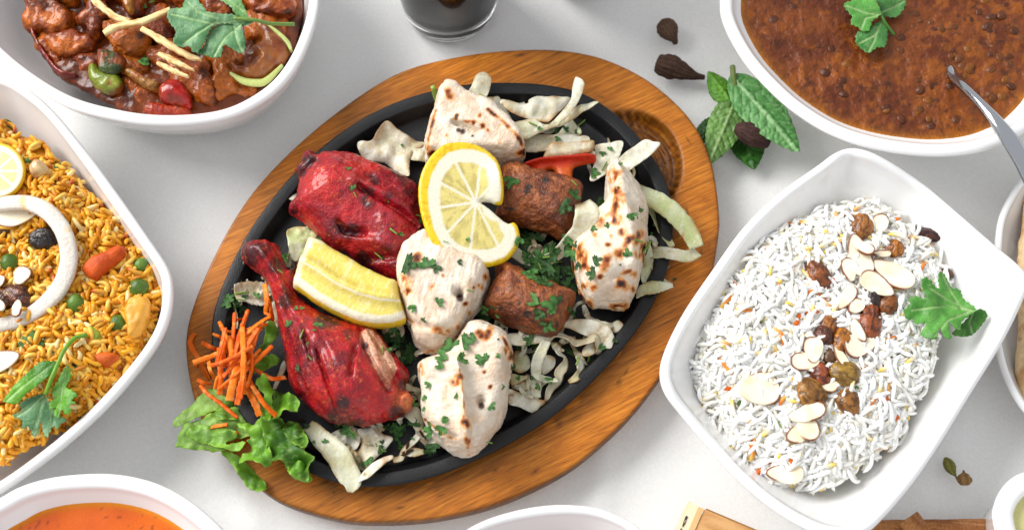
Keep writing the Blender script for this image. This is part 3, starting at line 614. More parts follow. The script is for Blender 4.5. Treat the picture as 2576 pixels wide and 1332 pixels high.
tikka(c6([(500, 488), (570, 508), (625, 540), (660, 590), (668, 650), (656, 750), (640, 870), (620, 950), (560, 1040), (482, 1118), (400, 1118), (330, 1070), (270, 1020), (240, 950), (225, 870), (213, 750), (218, 685), (280, 658), (340, 640), (400, 580), (440, 515)]),
      [('l', c6([(400, 690), (425, 800), (435, 950), (455, 1110)]), 11, .010), ('g', *c6([(515, 870)])[0], 10, -.008), ('l', c6([(250, 950), (330, 1010), (390, 1035)]), 6, -.004), ('g', *c6([(240, 800)])[0], 40, -.006), ('g', *c6([(600, 700)])[0], 40, .003)],
      S(c6, [(405, 730, 34), (385, 760, 24), (510, 525, 28), (550, 520, 30), (640, 600, 26), (660, 640, 22), (440, 960, 26), (450, 1050, 30), (530, 710, 12), (560, 780, 14), (225, 700, 26)], 14), 'largest pale chicken chunk with an orange ridge beside the plate edge', 'the large ridged chicken chunk', 80, R=.011, h=.026,
      edges=[L_(c6, [(410, 700), (430, 850), (428, 960), (455, 1110)], 9, .62), L_(c6, [(240, 940), (330, 1010), (390, 1038)], 9, 1.05), L_(c6, [(620, 540), (668, 640)], 10, .8)], holes=S(c6, [(515, 875, 22)], 20), tilt=(0.0, 0.0))
tikka(c15([(480, 138), (522, 160), (560, 210), (620, 270), (680, 340), (722, 420), (738, 500), (728, 600), (728, 700), (716, 820), (692, 920), (670, 1020), (640, 1120), (602, 1192), (520, 1216), (400, 1202), (320, 1212), (268, 1160), (220, 1090), (200, 1010), (180, 930), (158, 830), (165, 765), (230, 710), (300, 650), (338, 600), (330, 530), (370, 480), (408, 430), (410, 330), (420, 230), (440, 170)]),
      [('l', c15([(480, 150), (520, 400), (600, 650), (640, 900)]), 20, .007), ('g', *c15([(350, 900)])[0], 50, .004), ('l', c15([(480, 1000), (600, 1000), (690, 880)]), 7, -.004), ('l', c15([(230, 710), (420, 620)]), 12, -.003), ('l', c15([(480, 1100), (500, 1200)]), 6, -.003)],
      S(c15, [(485, 165, 60), (500, 230, 50), (510, 310, 40), (525, 385, 55), (475, 470, 55), (505, 540, 55), (360, 540, 50), (340, 640, 30), (560, 620, 45), (620, 690, 60), (580, 740, 45), (470, 655, 20), (530, 800, 50), (440, 720, 22), (600, 930, 55), (540, 1030, 60), (430, 860, 55), (200, 755, 60), (240, 810, 60), (260, 890, 45), (250, 1040, 50), (330, 1050, 30), (380, 960, 26), (240, 1130, 40), (300, 1190, 50), (560, 1195, 50), (500, 1190, 40), (700, 800, 55), (710, 740, 40), (690, 640, 40), (620, 1050, 36), (590, 20, 10)], 30),
      'pale grilled chicken drumlet shape with heavy brown char marks', 'the charred chicken piece', 100, R=.02, h=.030, amp=.92, rs=1.05, edges=[L_(c15, [(160, 800), (200, 1000), (270, 1160), (400, 1205)], 14, .9), L_(c15, [(705, 720), (712, 850)], 16, 1.2)])

# ---- two pieces of minced kebab: thick rolls with cut ends
def kebab(outline, axis, seed, label, recv, dots):
    V, F = blob_mesh(outline, FL + .013, .020, .011, R=.019, p=2.3, feats=[('l', axis, 30, .002)], d=.001, voxel=.00085)
    V = rough_up(V, F, .0016, .010, 3, seed); V = rough_up(V, F, .0011, .0042, 3, seed + 1)
    px = PROJ(V); n = len(V); a = fbm(V, .010, 3, seed + 2); f = fbm(V, .003, 3, seed + 3)
    C = mix(const('8a4820', n), const('642e14', n), sst(-.2, .4, a)); C = mix(C, const('a4602c', n), .7 * sst(.15, .5, f)); C = mix(C, const('3c1a10', n), .7 * sst(.2, .5, -f))
    C = mix(C, const('b4652e', n), .8 * np.exp(-(line_dist(px, [outline[-1], outline[0], outline[1]]) / 7) ** 2))
    C = mix(C, const('181410', n), .85 * sst(.3, .7, char_mask(px, dots, V, seed + 5, 1.0, .9)))
    return mk('seekh_kebab', V, F, M['kebab'], C, label=label, cat='kebab', group='brown minced kebab pieces', recv=recv)
kebab(c5([(1090, 745), (1200, 740), (1330, 780), (1450, 812), (1560, 840), (1652, 870), (1655, 960), (1632, 1050), (1592, 1150), (1520, 1252), (1420, 1222), (1300, 1190), (1150, 1150), (1048, 1112), (1058, 1000), (1078, 900), (1083, 820)]), c5([(1080, 930), (1600, 1060)]), 130, 'brown minced kebab roll between the lemon slice and the curled cabbage', 'the upper kebab', S(c5, [(1130, 1035, 45), (1060, 1110, 40), (1390, 830, 30), (1260, 900, 40), (1420, 1100, 18)], 20))
kebab(c6([(590, 188), (650, 195), (720, 230), (800, 270), (880, 300), (965, 330), (967, 362), (942, 420), (912, 490), (862, 542), (760, 530), (690, 502), (620, 472), (560, 442), (528, 400), (558, 320), (578, 260)]), c6([(560, 330), (920, 430)]), 150, 'reddish brown minced kebab roll topped with a big cilantro leaf', 'the lower kebab', S(c6, [(655, 380, 20), (740, 430, 24), (700, 375, 14), (610, 400, 16), (880, 480, 20)], 20))

# ---- lemon slice, cut to the middle and twisted
ls = [(1160, 368), (1120, 376), (1088, 402), (1064, 440), (1053, 485), (1057, 535), (1072, 585), (1098, 626), (1138, 652), (1185, 662), (1235, 660), (1275, 644), (1300, 615), (1309, 586), (1303, 560), (1292, 550), (1280, 556), (1264, 548), (1244, 532), (1224, 518), (1206, 508), (1228, 506), (1250, 512), (1264, 508), (1268, 478), (1263, 440), (1252, 408), (1226, 384), (1195, 371)]
LZ = 0.058
V, F = blob_mesh(ls, LZ, .0028, .0035, R=.0028, p=2.5, n=200, d=.0010, voxel=.0007, it=2)
px0 = PROJ(V)
lift = ((1180 - px0[:, 0]) * 0.035 + (515 - px0[:, 1]) * 0.03) / 1000
V[:, 2] += lift + .004 * np.exp(-((px0[:, 0] - 1262) ** 2 + (px0[:, 1] - 450) ** 2) / 40 ** 2)
px = PROJ(V); n = len(V); lsp = smooth_closed(ls, 200)
orim = np.array(ls[:16] + ls[22:]); ds = line_dist(px0, list(map(tuple, orim[:16]))); ds = np.minimum(ds, line_dist(px0, list(map(tuple, np.vstack([orim[16:], orim[:1]])))))
cx, cy = 1197, 508
ang = np.arctan2(px0[:, 1] - cy, px0[:, 0] - cx); rr = np.hypot(px0[:, 0] - cx, px0[:, 1] - cy)
rw = 7 + 17 * np.clip(-np.cos(ang - .25), 0, 1) ** 1.0 + 4 * np.clip(np.sin(ang), 0, 1)
seg = (ang / (2 * np.pi) * 10 + .3) % 1; edge_seg = np.minimum(seg, 1 - seg) * rr * 2 * np.pi / 10
pulp = sst(0, 6, ds - rw - 26 - 3 * fbm(V, .004, 2, 5)) * sst(1.5, 4.5, edge_seg) * sst(9, 16, rr)
C = const('f4eed8', n); ray = fbm(np.c_[ang * 9, rr * .05, 0 * rr], 1, 3, 4)
C = mix(C, mix(const('e6d682', n), const('c6b468', n), sst(-.2, .5, ray)), pulp)
rind = sst(2, -2, ds - rw); C = mix(C, mix(const('f2cf1e', n), const('e2b40e', n), sst(0, .5, fbm(V, .002, 2, 8))), np.maximum(rind, sst(.35, .1, normals(V, F)[:, 2]) * (ds < 8)))
mk_split('lemon_slice', V, F, M['citrus'], C, [('rind', rind), ('flesh', pulp), ('pith', None)], 'round lemon slice cut to its centre and twisted open', 'lemon', 'the lemon slice')

# ---- lemon wedge
lw = c12([(480, 0), (560, 22), (640, 78), (740, 132), (850, 200), (1000, 270), (1066, 295), (1085, 400), (1115, 500), (1122, 555), (1040, 586), (930, 592), (800, 572), (700, 532), (600, 482), (500, 422), (420, 362), (368, 325), (390, 230), (430, 130), (460, 40)])
low = c12([(368, 325), (420, 362), (500, 422), (600, 482), (700, 532), (800, 572), (930, 592), (1040, 586), (1122, 555)]); mem = c12([(415, 150), (520, 210), (650, 300), (800, 370), (950, 410), (1090, 420)])
V, F = blob_mesh(lw, .048, .008, .013, R=.007, p=2.2, feats=[('l', mem, 16, .005)], d=.001, voxel=.0008, it=2)
px = PROJ(V); n = len(V); dl = line_dist(px, low); dm = line_dist(px, mem)
ves = fbm(np.c_[px[:, 0] * .22 + .1 * px[:, 1], (px[:, 1] - .35 * px[:, 0]) * .05, 0 * dl], 1, 3, 6)
C = mix(const('ead66a', n), const('f6edb4', n), .8 * sst(.1, .6, ves)); C = mix(C, const('e0c854', n), .5 * sst(.1, .6, -ves))
C = mix(C, const('f8f2d8', n), .85 * sst(3.5, 1.5, dm + 1.5 * ves)); C = mix(C, const('f7f0d6', n), sst(31, 26, dl + 2 * ves)); C = mix(C, const('f0d038', n), sst(10, 7, dl)); C = mix(C, const('f3eecb', n), .7 * sst(12, 5, line_dist(px, c12([(368, 325), (430, 130), (480, 0), (560, 22)]))))
V = rough_up(V, F, .0002, .0025, 2, 3)
mk_split('lemon_wedge', V, F, M['citrus'], C, [('rind', (dl < 8.5) * 1.0), ('pith', (dl < 28.5) * 1.0), ('flesh', None)], 'juicy lemon wedge lying across the red chicken leg', 'lemon', 'the lemon wedge')

# ---- cabbage: wilted sheets and strips
CABG = 'wilted cabbage on the iron plate'
ncab = [0]
def cabcol(V, dist, seed, green=0.0, brown=.5):
    n = len(V); a = fbm(V, .012, 3, seed); f = fbm(V, .004, 3, seed + 1)
    C = mix(const('e9e5d4', n), const('d6cfae', n), sst(-.3, .5, a)); C = mix(C, const('c3cf90', n), np.clip(green * (1 + 1.2 * a), 0, 1)); C = mix(C, const('dcc998', n), .55 * sst(.2, .5, f))
    rib = np.abs(fbm(V * np.array([1, .45, 1]), .006, 2, seed + 4)); C = mix(C, const('f6f3e6', n), .5 * sst(.07, .0, rib)); C = mix(C, const('c2bd8c', n), .35 * sst(.1, .5, -f)); e = np.exp(-dist / .0020) * sst(-.2, .4, a + .5 * f); C = mix(C, const('ab7634', n), brown * 1.2 * np.clip(e, 0, .8)); return mix(C, const('8a5a2a', n), brown * .8 * sst(.52, .66, f))
def cab(outline, z, label, amp=.003, green=0.0, brown=.6, curl=.0, slope=(0, 0), size=.016, thick=.0008):
    ncab[0] += 1; s = 200 + 7 * ncab[0]
    def zf(P, px, d):
        Q = np.c_[P, np.zeros(len(P))]; c = P.mean(0)
        return amp * fbm(Q, size, 2, s) + curl * np.exp(-d / .004) * fbm(Q, .02, 1, s + 3) + (P - c) @ np.array(slope) + .0020 * fbm(Q, .007, 2, s + 1) + .0005 * fbm(Q * np.array([1, .35, 1]), .0025, 2, s + 2)
    V, F, d = sheet_mesh(outline, z, zf, thick, n=110, d=.0010)
    mk('cabbage_piece', V, F, M['veg'], cabcol(V, d, s, green, brown), label=label, cat='cabbage', group=CABG, recv='the cabbage')
def cstrip(pts, wid, label, green=0.0, twist=None, thick=.0009, cup=.0008, brown=.5):
    ncab[0] += 1; s = 200 + 7 * ncab[0]
    V, F, e, a = ribbon_mesh(pts, wid, thick, twist, .12, 44, 7, s, cup)
    d = np.minimum((1 - np.abs(a)) * .006, np.minimum(e, 1 - e) * .03)
    mk('cabbage_strip', V, F, M['veg'], cabcol(V, d, s, green, brown), label=label, cat='cabbage', group=CABG, recv='the cabbage')
UPW = 'white cabbage leaf behind the slit chicken chunk'
cab(c20([(570, 315), (700, 345), (890, 378), (900, 335), (1000, 290), (1120, 300), (1260, 300), (1390, 335), (1250, 480), (1130, 600), (900, 570), (750, 530), (620, 440)]), .035, 'broad white cabbage leaf with browned rim behind the slit chicken chunk', .004, curl=.006, brown=1)
cab(c20([(1430, 108), (1470, 115), (1536, 190), (1490, 330), (1390, 470), (1240, 595), (1120, 645), (1150, 580), (1300, 440), (1385, 330), (1400, 210)]), .043, 'pale upright cabbage strip sticking past the plate rim onto the wood', .003, green=.15, slope=(.1, .12))
cab(c20([(680, 620), (820, 570), (950, 570), (1100, 640), (1250, 585), (1420, 450), (1640, 385), (1702, 400), (1580, 472), (1350, 592), (1150, 682), (980, 742), (820, 778)]), .037, 'long yellowish cabbage strip pointing at the hollow in the board', .003, green=.22, slope=(.05, .05))
cab(c20([(370, 38), (430, 55), (472, 110), (460, 190), (410, 300), (330, 312), (150, 302), (230, 210), (290, 90)]), .038, 'translucent pale cabbage flap leaning over the rim above the slit chicken', .002, green=.12, slope=(0, .15))
cab(c20([(820, 790), (980, 735), (1300, 745), (1540, 755), (1602, 812), (1500, 900), (1200, 930), (870, 935)]), .030, 'flat white cabbage piece under the thick cut stem', .002)
cab(c20([(1140, 832), (1350, 820), (1600, 800), (1656, 830), (1602, 930), (1300, 980), (1085, 1012), (1092, 930)]), .038, 'thick white cut cabbage stem lying against the red pepper', .0015, thick=.004, brown=.9)
cab(c20([(1235, 740), (1290, 660), (1380, 570), (1460, 650), (1490, 692), (1496, 752), (1350, 752)]), .030, 'small pale green cabbage scrap above the thick cut stem', .004, green=.35)
cab(c20([(1660, 862), (1800, 842), (1972, 828), (1952, 960), (1872, 1110), (1700, 1245), (1600, 1262), (1640, 1100), (1672, 1000)]), .034, 'cream cabbage leaf with green edge right of the red pepper', .003, green=.12)
cab(c20([(1950, 982), (2100, 872), (2230, 800), (2340, 840), (2402, 880), (2250, 1012), (2100, 1122), (1970, 1202), (1870, 1132)]), .040, 'white cabbage flap reaching over the rim to the hollow in the board', .003, slope=(.12, .05))
cab(c5([(55, 560), (160, 560), (260, 440), (350, 480), (430, 512), (532, 550), (450, 622), (422, 700), (420, 822), (330, 762), (250, 692), (130, 682), (70, 640)]), .030, 'curled cream cabbage leaf between the red thigh and the slit chicken', .006, curl=.006, size=.013)
cab(c5([(408, 600), (530, 562), (560, 690), (470, 700), (415, 680)]), .027, 'yellowish cabbage scrap beneath the curled cream leaf', .003, green=.25)
cab(c5([(980, 210), (1060, 250), (1150, 400), (1130, 470), (1040, 420), (1000, 330)]), .028, 'translucent onion coloured scrap behind the slit chicken', .003, green=.1)
cstrip([(*p, z) for p, z in zip(c15([(640, 300), (720, 345), (850, 410), (980, 520), (1070, 640), (1115, 740)]), (.026, .030, .036, .036, .034, .034))], [40, 48, 50, 50, 46, 36], 'green cabbage ribbon hanging over the rim beside the charred chicken', green=.75)
cstrip([(*p, z) for p, z in zip(c15([(1120, 770), (1050, 810), (950, 795), (860, 778), (770, 785)]), (.030, .033, .034, .032, .028))], 31, 'pale fold of cabbage lying on the plate rim beside the charred chicken', green=.35)
cstrip([(*p, z) for p, z in zip(c15([(715, 370), (790, 500), (850, 610), (930, 735)]), (.030, .027, .027, .033))], [30, 34, 30, 14], 'thin yellow green cabbage strip along the charred chicken', green=.6, twist=[20, 50, 30, 0])
cab(c15([(690, 640), (760, 720), (800, 860), (860, 960), (935, 1030), (800, 1045), (700, 1000), (690, 850)]), .029, 'pale green cabbage sheet under the charred chicken', .004, green=.4)
cstrip([(*p, z) for p, z in zip(c15([(655, 1100), (720, 1060), (800, 1045), (935, 1030)]), (.028, .032, .034, .033))], [26, 34, 34, 10], 'narrow green tipped cabbage strip at the foot of the charred chicken', green=.45, twist=[30, 20, 10, 0])
cstrip([(*p, z) for p, z in zip(c21([(1010, -110), (1060, -20), (1060, 90), (1000, 220), (880, 310), (760, 420), (620, 505), (430, 510), (270, 415)]), (.046, .052, .052, .048, .044, .042, .040, .038, .036))], [40, 62, 66, 60, 44, 34, 28, 26, 30], 'long curling cabbage ribbon wound between both kebabs', green=.3, twist=[0, 10, 20, 30, 40, 40, 30, 10, 0], cup=.001)
cab(c17([(1130, 0), (1280, -60), (1480, -90), (1640, -40), (1780, 20), (1852, 130), (1842, 230), (1800, 300), (1660, 265), (1600, 160), (1490, 150), (1300, 70)]), .033, 'smooth white cabbage leaf under the charred chicken by the plate floor', .003)
cstrip([(*p, z) for p, z in zip(c17([(1000, 180), (1080, 130), (1230, 170), (1340, 240), (1480, 220), (1600, 170), (1640, 300), (1600, 390)]), (.030, .034, .036, .034, .036, .038, .033, .027))], [24, 32, 34, 30, 30, 34, 24, 20], 'ruffled white cabbage curl beside the lower kebab', twist=[40, 50, 60, 40, 50, 40, 60, 50], cup=.001)
cab(c17([(1430, 330), (1480, 260), (1560, 220), (1600, 280), (1590, 370), (1500, 410), (1430, 395)]), .033, 'folded cabbage scrap at the end of the ruffled curl', .003)
cstrip([(*p, z) for p, z in zip(c17([(960, 200), (880, 360), (820, 520), (815, 700), (810, 960)]), (.034, .034, .030, .027, .028))], [20, 26, 27, 25, 23], 'straight cream cabbage strip running down from the lower kebab', green=.2)
cstrip([(*p, z) for p, z in zip(c17([(1080, 270), (1120, 370), (1195, 430), (1180, 540), (1120, 640), (1110, 740), (1000, 850), (945, 1010)]), (.030, .030, .028, .026, .026, .026, .025, .025))], [16, 18, 12, 22, 24, 18, 20, 8], 'wavy thin cabbage strip on the bare plate floor', twist=[10, 40, 60, 20, 0, 40, 30, 0])
cab(c17([(430, 860), (560, 880), (770, 980), (942, 1012), (862, 1100), (780, 1172), (600, 1092), (440, 1042)]), .027, 'wide cabbage strip poking out from the largest chicken chunk', .002, brown=1)
cab(c17([(480, 790), (600, 752), (740, 762), (742, 850), (650, 872), (520, 842)]), .026, 'white cabbage piece tucked beside the largest chicken chunk', .003)
cab(c17([(480, 640), (600, 660), (712, 670), (660, 720), (560, 770), (480, 780)]), .030, 'yellow cabbage scrap touching the largest chicken chunk', .003, green=.35)
cab(c17([(900, 420), (1052, 430), (1052, 560), (900, 655)]), .025, 'flat white cabbage square behind the straight strip', .001)
cab(c17([(440, 100), (700, 110), (1000, 130), (1020, 200), (900, 240), (720, 260), (600, 290), (470, 250)]), .032, 'soft cabbage leaf under the lower kebab', .004, green=.15)
cab(c17([(540, 340), (700, 400), (730, 560), (600, 640), (500, 560)]), .025, 'browned translucent cabbage in the gap below the kebab', .003, green=.35, brown=1)
cab(c17([(870, 720), (930, 705), (990, 750), (900, 810), (870, 930), (850, 880)]), .025, 'brown green cabbage scrap beside the straight strip', .003, green=.6, brown=1)
cab(c17([(1780, 20), (1900, -60), (1975, 10), (1930, 80), (1850, 100)]), .027, 'browned cabbage end by the charred chicken', .003, brown=1)
cstrip([(*p, z) for p, z in zip(c16([(-60, 330), (90, 480), (250, 640), (370, 780), (450, 930), (520, 1090), (500, 1225)]), (.030, .031, .033, .034, .034, .034, .033))], [30, 44, 52, 56, 54, 46, 12], 'long wide cabbage strip hanging over the rim below the red leg', green=.25)
cab(c16([(400, 662), (600, 642), (640, 522), (600, 442), (622, 370), (850, 342), (940, 442), (1052, 480), (1062, 540), (900, 722), (700, 942), (560, 962), (450, 762)]), .028, 'crinkled cream cabbage leaf under the lower end of the red leg', .006, brown=.8, size=.01)
cab(c16([(600, 1072), (720, 900), (850, 800), (1040, 730), (1082, 770), (980, 842), (860, 942), (760, 1032), (640, 1087)]), .034, 'narrow cabbage slip resting on the rim below the red leg', .003, brown=1)
cstrip([(*p, z) for p, z in zip(c16([(1075, 800), (1180, 770), (1230, 660), (1330, 570), (1410, 470)]), (.026, .025, .027, .028, .029))], [12, 18, 18, 16, 14], 'brown edged thin cabbage strip with cumin seeds', green=.1, twist=[0, 30, 40, 30, 0], brown=1)
cstrip([(*p, z) for p, z in zip(c16([(1230, 680), (1350, 690), (1480, 685)]), (.026, .027, .026))], [18, 22, 12], 'short cabbage slip branching beside the cumin seeds', green=.15, brown=1)
cab(c16([(200, 560), (250, 430), (450, 352), (610, 385), (630, 560), (560, 662), (400, 672)]), .0265, 'greyish translucent cabbage leaf under the red leg', .002)
cab(c16([(1230, 200), (1370, 80), (1452, 172), (1480, 330), (1400, 420), (1300, 292)]), .028, 'cabbage scrap wedged between red leg and largest chicken', .004, green=.2)
cab(c16([(1500, 380), (1560, 350), (1640, 480), (1720, 590), (1640, 640), (1560, 600), (1510, 490)]), .026, 'rolled cabbage edge under the tip of the largest chicken', .003, brown=1)
cstrip([(*p, z) for p, z in zip(c12([(-10, 375), (60, 370), (150, 380), (260, 400)]), (.034, .030, .027, .026))], [48, 56, 60, 40], 'pale onion layer lying beside the bone end of the red leg', brown=.7, cup=.003)
cab(c12([(960, 610), (1085, 580), (1112, 640), (1035, 682)]), .030, 'small cabbage square between lemon wedge and chicken', .002)
cab(c12([(225, 470), (262, 450), (275, 560), (255, 600)]), .028, 'thin white sliver beside the red leg', .002)
cab(c12([(240, 1000), (300, 830), (330, 850), (260, 1010)]), .028, 'thin pale strip between lettuce and red leg', .001)
cab(c4([(475, 692), (600, 672), (702, 742), (645, 782), (622, 900), (520, 932), (482, 800)]), .033, 'green cabbage piece between the red thigh and the lemon wedge', .004, green=1.1, size=.01)
cab(c4([(440, 900), (520, 880), (500, 980), (455, 970)]), .027, 'small green cabbage scrap near the bone end', .002, green=.8)
cab(c4([(470, 440), (545, 400), (560, 480), (500, 480)]), .028, 'white cabbage corner peeking from under the red thigh', .002)
zones = [(1010, 860, 55), (1380, 645, 60), (1310, 885, 75), (1400, 830, 55), (1345, 950, 50), (1480, 860, 60), (960, 1085, 60), (880, 1105, 45), (1045, 1000, 35), (1400, 320, 70), (1540, 400, 55), (1605, 620, 35), (1235, 770, 40), (715, 640, 30), (660, 740, 30), (600, 760, 30), (1430, 760, 40), (1100, 1080, 40)]
for i in range(84):
    zx, zy, zr = zones[i % len(zones)]; x, y = zx + rng.normal(0, zr * .55), zy + rng.normal(0, zr * .5); L0 = rng.uniform(35, 95); th0 = rng.uniform(0, 6.28); bend = rng.normal(0, .55); z0 = .0235 + .0012 * (i // len(zones)) + rng.uniform(0, .002)
    pts = []
    for k in range(5):
        a_ = th0 + bend * (k - 2); pts.append((x, y, z0 + .0025 * math.sin(k * 1.9 + i))); x += L0 / 4 * math.cos(a_); y += L0 / 4 * math.sin(a_)
    V, F, e, a = ribbon_mesh(pts, np.array([.5, .9, 1, .9, .4]) * rng.uniform(9, 20), .0007, [rng.uniform(-50, 50) for _ in range(5)], .25, 26, 5, 500 + i, .0006)
    d = np.minimum((1 - np.abs(a)) * .004, np.minimum(e, 1 - e) * .02); mk('cabbage_shred', V, F, M['veg'], cabcol(V, d, 1300 + 5 * i, rng.choice([0.0, .1, .25, .5]), .8), label='thin wilted cabbage shred strewn between the meat pieces', cat='cabbage', group='thin cabbage shreds on the plate', recv='the cabbage')
# red pepper piece
rp = c20([(810, 1112), (900, 1040), (1050, 1002), (1300, 990), (1560, 953), (1672, 990), (1664, 1062), (1600, 1072), (1420, 1122), (1392, 1262), (1250, 1262), (1200, 1152), (1100, 1152), (1060, 1192), (900, 1132)])
V, F = blob_mesh(rp, .037, .003, .004, R=.004, feats=[('l', c20([(820, 1105), (1050, 1040), (1300, 1020), (1660, 1000)]), 6, .004)], d=.001, voxel=.0007)
px = PROJ(V); up_ = line_dist(px, c20([(810, 1105), (900, 1040), (1050, 1000), (1300, 990), (1560, 953), (1672, 985)]))
C = mix(const('cc4410', len(V)), const('c42806', len(V)), sst(26, 14, up_)); C = mix(C, const('da6a1c', len(V)), .6 * sst(24, 32, up_))
mk('pepper_piece', V, F, M['veg'], C, label='bright red pepper piece behind the upper kebab', cat='pepper', recv='the red pepper')
# thin green stalk and chive bits
for pts, w_, lb in (([c20([(330, 310)])[0] + (.036,), c20([(430, 360)])[0] + (.040,), c20([(530, 480)])[0] + (.038,), c20([(640, 585)])[0] + (.034,)], 17, 'green pepper strip lying on the cabbage behind the slit chicken'), ([c5([(590, 172)])[0] + (.046,), c5([(605, 230)])[0] + (.040,), c5([(628, 285)])[0] + (.034,)], 12, 'thin green stalk sticking out above the slit chicken')):
    V, F, e, a = ribbon_mesh(pts, w_, .003, None, .15, 24, 6, 3); mk('green_stalk', V, F, M['veg'], mix(const('7e9c38', len(V)), const('a8c05a', len(V)), sst(-.4, .4, fbm(V, .004, 2, 2))), label=lb, cat='stalk')

# ---- lettuce: frilled leaves spilling over the rim
LETG = 'lettuce leaves spilling over the board'
nlet = [0]
def lettuce(outline, z, label, pale=0.0, amp=.004, fr=.004, slope=(0, 0), jag=3.0, dark=0.0, n=150):
    nlet[0] += 1; s = 900 + 11 * nlet[0]
    P0 = smooth_closed(outline, n); t = np.roll(P0, -1, 0) - np.roll(P0, 1, 0); nn = np.c_[t[:, 1], -t[:, 0]] / (np.linalg.norm(t, axis=1, keepdims=True) + 1e-9)
    P0 = P0 + nn * (1.5 * jag * fbm(np.c_[P0, np.zeros(n)], 9, 2, s))[:, None]
    def zf(P, px, d):
        Q = np.c_[P, np.zeros(len(P))]; c = P.mean(0); e = np.exp(-d / .0055)
        return amp * fbm(Q, .020, 2, s + 1) + fr * e * 2.6 * fbm(Q, .0075, 2, s + 2) + .0009 * fbm(Q, .004, 2, s + 7) + (P - c) @ np.array(slope)
    V, F, d = sheet_mesh(P0, z, zf, .0006, d=.0009, smooth=False)
    n_ = len(V); a = fbm(V, .014, 3, s + 3); vein = np.abs(fbm(V, .009, 2, s + 5))
    C = mix(const('7cb42a', n_), const('4e8e16', n_), sst(-.3, .4, a)); C = mix(C, const('2c5416', n_), dark * sst(-.5, .4, a + .2)); C = mix(C, const('a9c46c', n_), np.clip(pale * (1 - .5 * np.exp(-d / .004)) + .4 * sst(.06, .0, vein), 0, 1)); C = mix(C, const('9fce4c', n_), .6 * np.exp(-d / .0010)); C = C * (1 + .3 * fbm(V, .004, 2, s + 9))[:, None]
    mk('lettuce_leaf', V, F, M['leaf'], C, label=label, cat='lettuce', group=LETG, recv='the lettuce')
lettuce(c11([(0, 842), (-2, 780), (100, 700), (230, 582), (330, 640), (360, 720), (250, 742), (120, 792)]), .030, 'pale green lettuce stalk pointing away from the board', pale=.65, fr=.001, amp=.002, jag=1)
lettuce(c11([(0, 972), (10, 930), (60, 832), (180, 790), (350, 722), (560, 752), (592, 822), (500, 902), (350, 922), (332, 1002), (200, 992)]), .028, 'broad pale lettuce leaf lying across the edge of the board', pale=.55, fr=.003)
lettuce(c11([(300, 1000), (420, 1042), (540, 1140), (612, 1232), (572, 1272), (480, 1242), (420, 1152), (340, 1050)]), .026, 'dark lettuce tip hanging down over the wooden board', dark=.6, fr=.003)
lettuce(c11([(410, 818), (470, 800), (520, 832), (582, 790), (602, 900), (642, 1022), (602, 1102), (530, 1072), (420, 1086), (432, 1040), (500, 990), (482, 930), (490, 890)]), .038, 'bright yellow green lettuce leaf standing out of the salad', pale=.15, fr=.004)
lettuce(c11([(590, 800), (700, 788), (782, 880), (842, 930), (892, 930), (882, 1022), (942, 1062), (892, 1132), (892, 1212), (780, 1172), (722, 1072), (640, 1062), (602, 930)]), .036, 'dark green frilly lettuce leaf over the plate rim', dark=.7, fr=.006)
lettuce(c11([(540, 540), (600, 508), (642, 570), (652, 650), (642, 780), (602, 802), (570, 702), (602, 640), (562, 592)]), .044, 'curled bright lettuce frill beside the carrot pile', fr=.005)
lettuce(c11([(640, 572), (722, 602), (832, 682), (832, 762), (742, 762), (650, 812), (640, 702)]), .038, 'dark curled lettuce frill touching the red leg', dark=.5, fr=.006)
lettuce(c11([(655, 145), (682, 202), (642, 272), (622, 332), (582, 362), (692, 372), (642, 432), (530, 502), (510, 452), (560, 302), (602, 182)]), .037, 'upright lettuce leaf between the carrots and the red leg', dark=.4, fr=.004)
lettuce(c11([(690, 1030), (760, 1050), (840, 1080), (895, 1130), (890, 1215), (790, 1180), (740, 1120)]), .033, 'lowest dark frilly lettuce tip on the plate rim', dark=.3, fr=.005)
lettuce(c11([(700, 800), (800, 790), (850, 860), (895, 935), (870, 1000), (790, 960), (720, 880)]), .043, 'dark frilly lettuce edge next to the cabbage strip', dark=.8, fr=.006)
lettuce(c11([(60, 880), (150, 820), (300, 830), (420, 900), (340, 960), (480, 950), (420, 1010), (250, 970)]), .034, 'torn pale lettuce shred over the broad leaf', pale=.35, fr=.004)
lettuce(c11([(240, 780), (330, 640), (480, 600), (620, 700), (600, 790), (450, 800)]), .029, 'shaded lettuce leaf under the carrot pile', pale=.2, dark=.4)

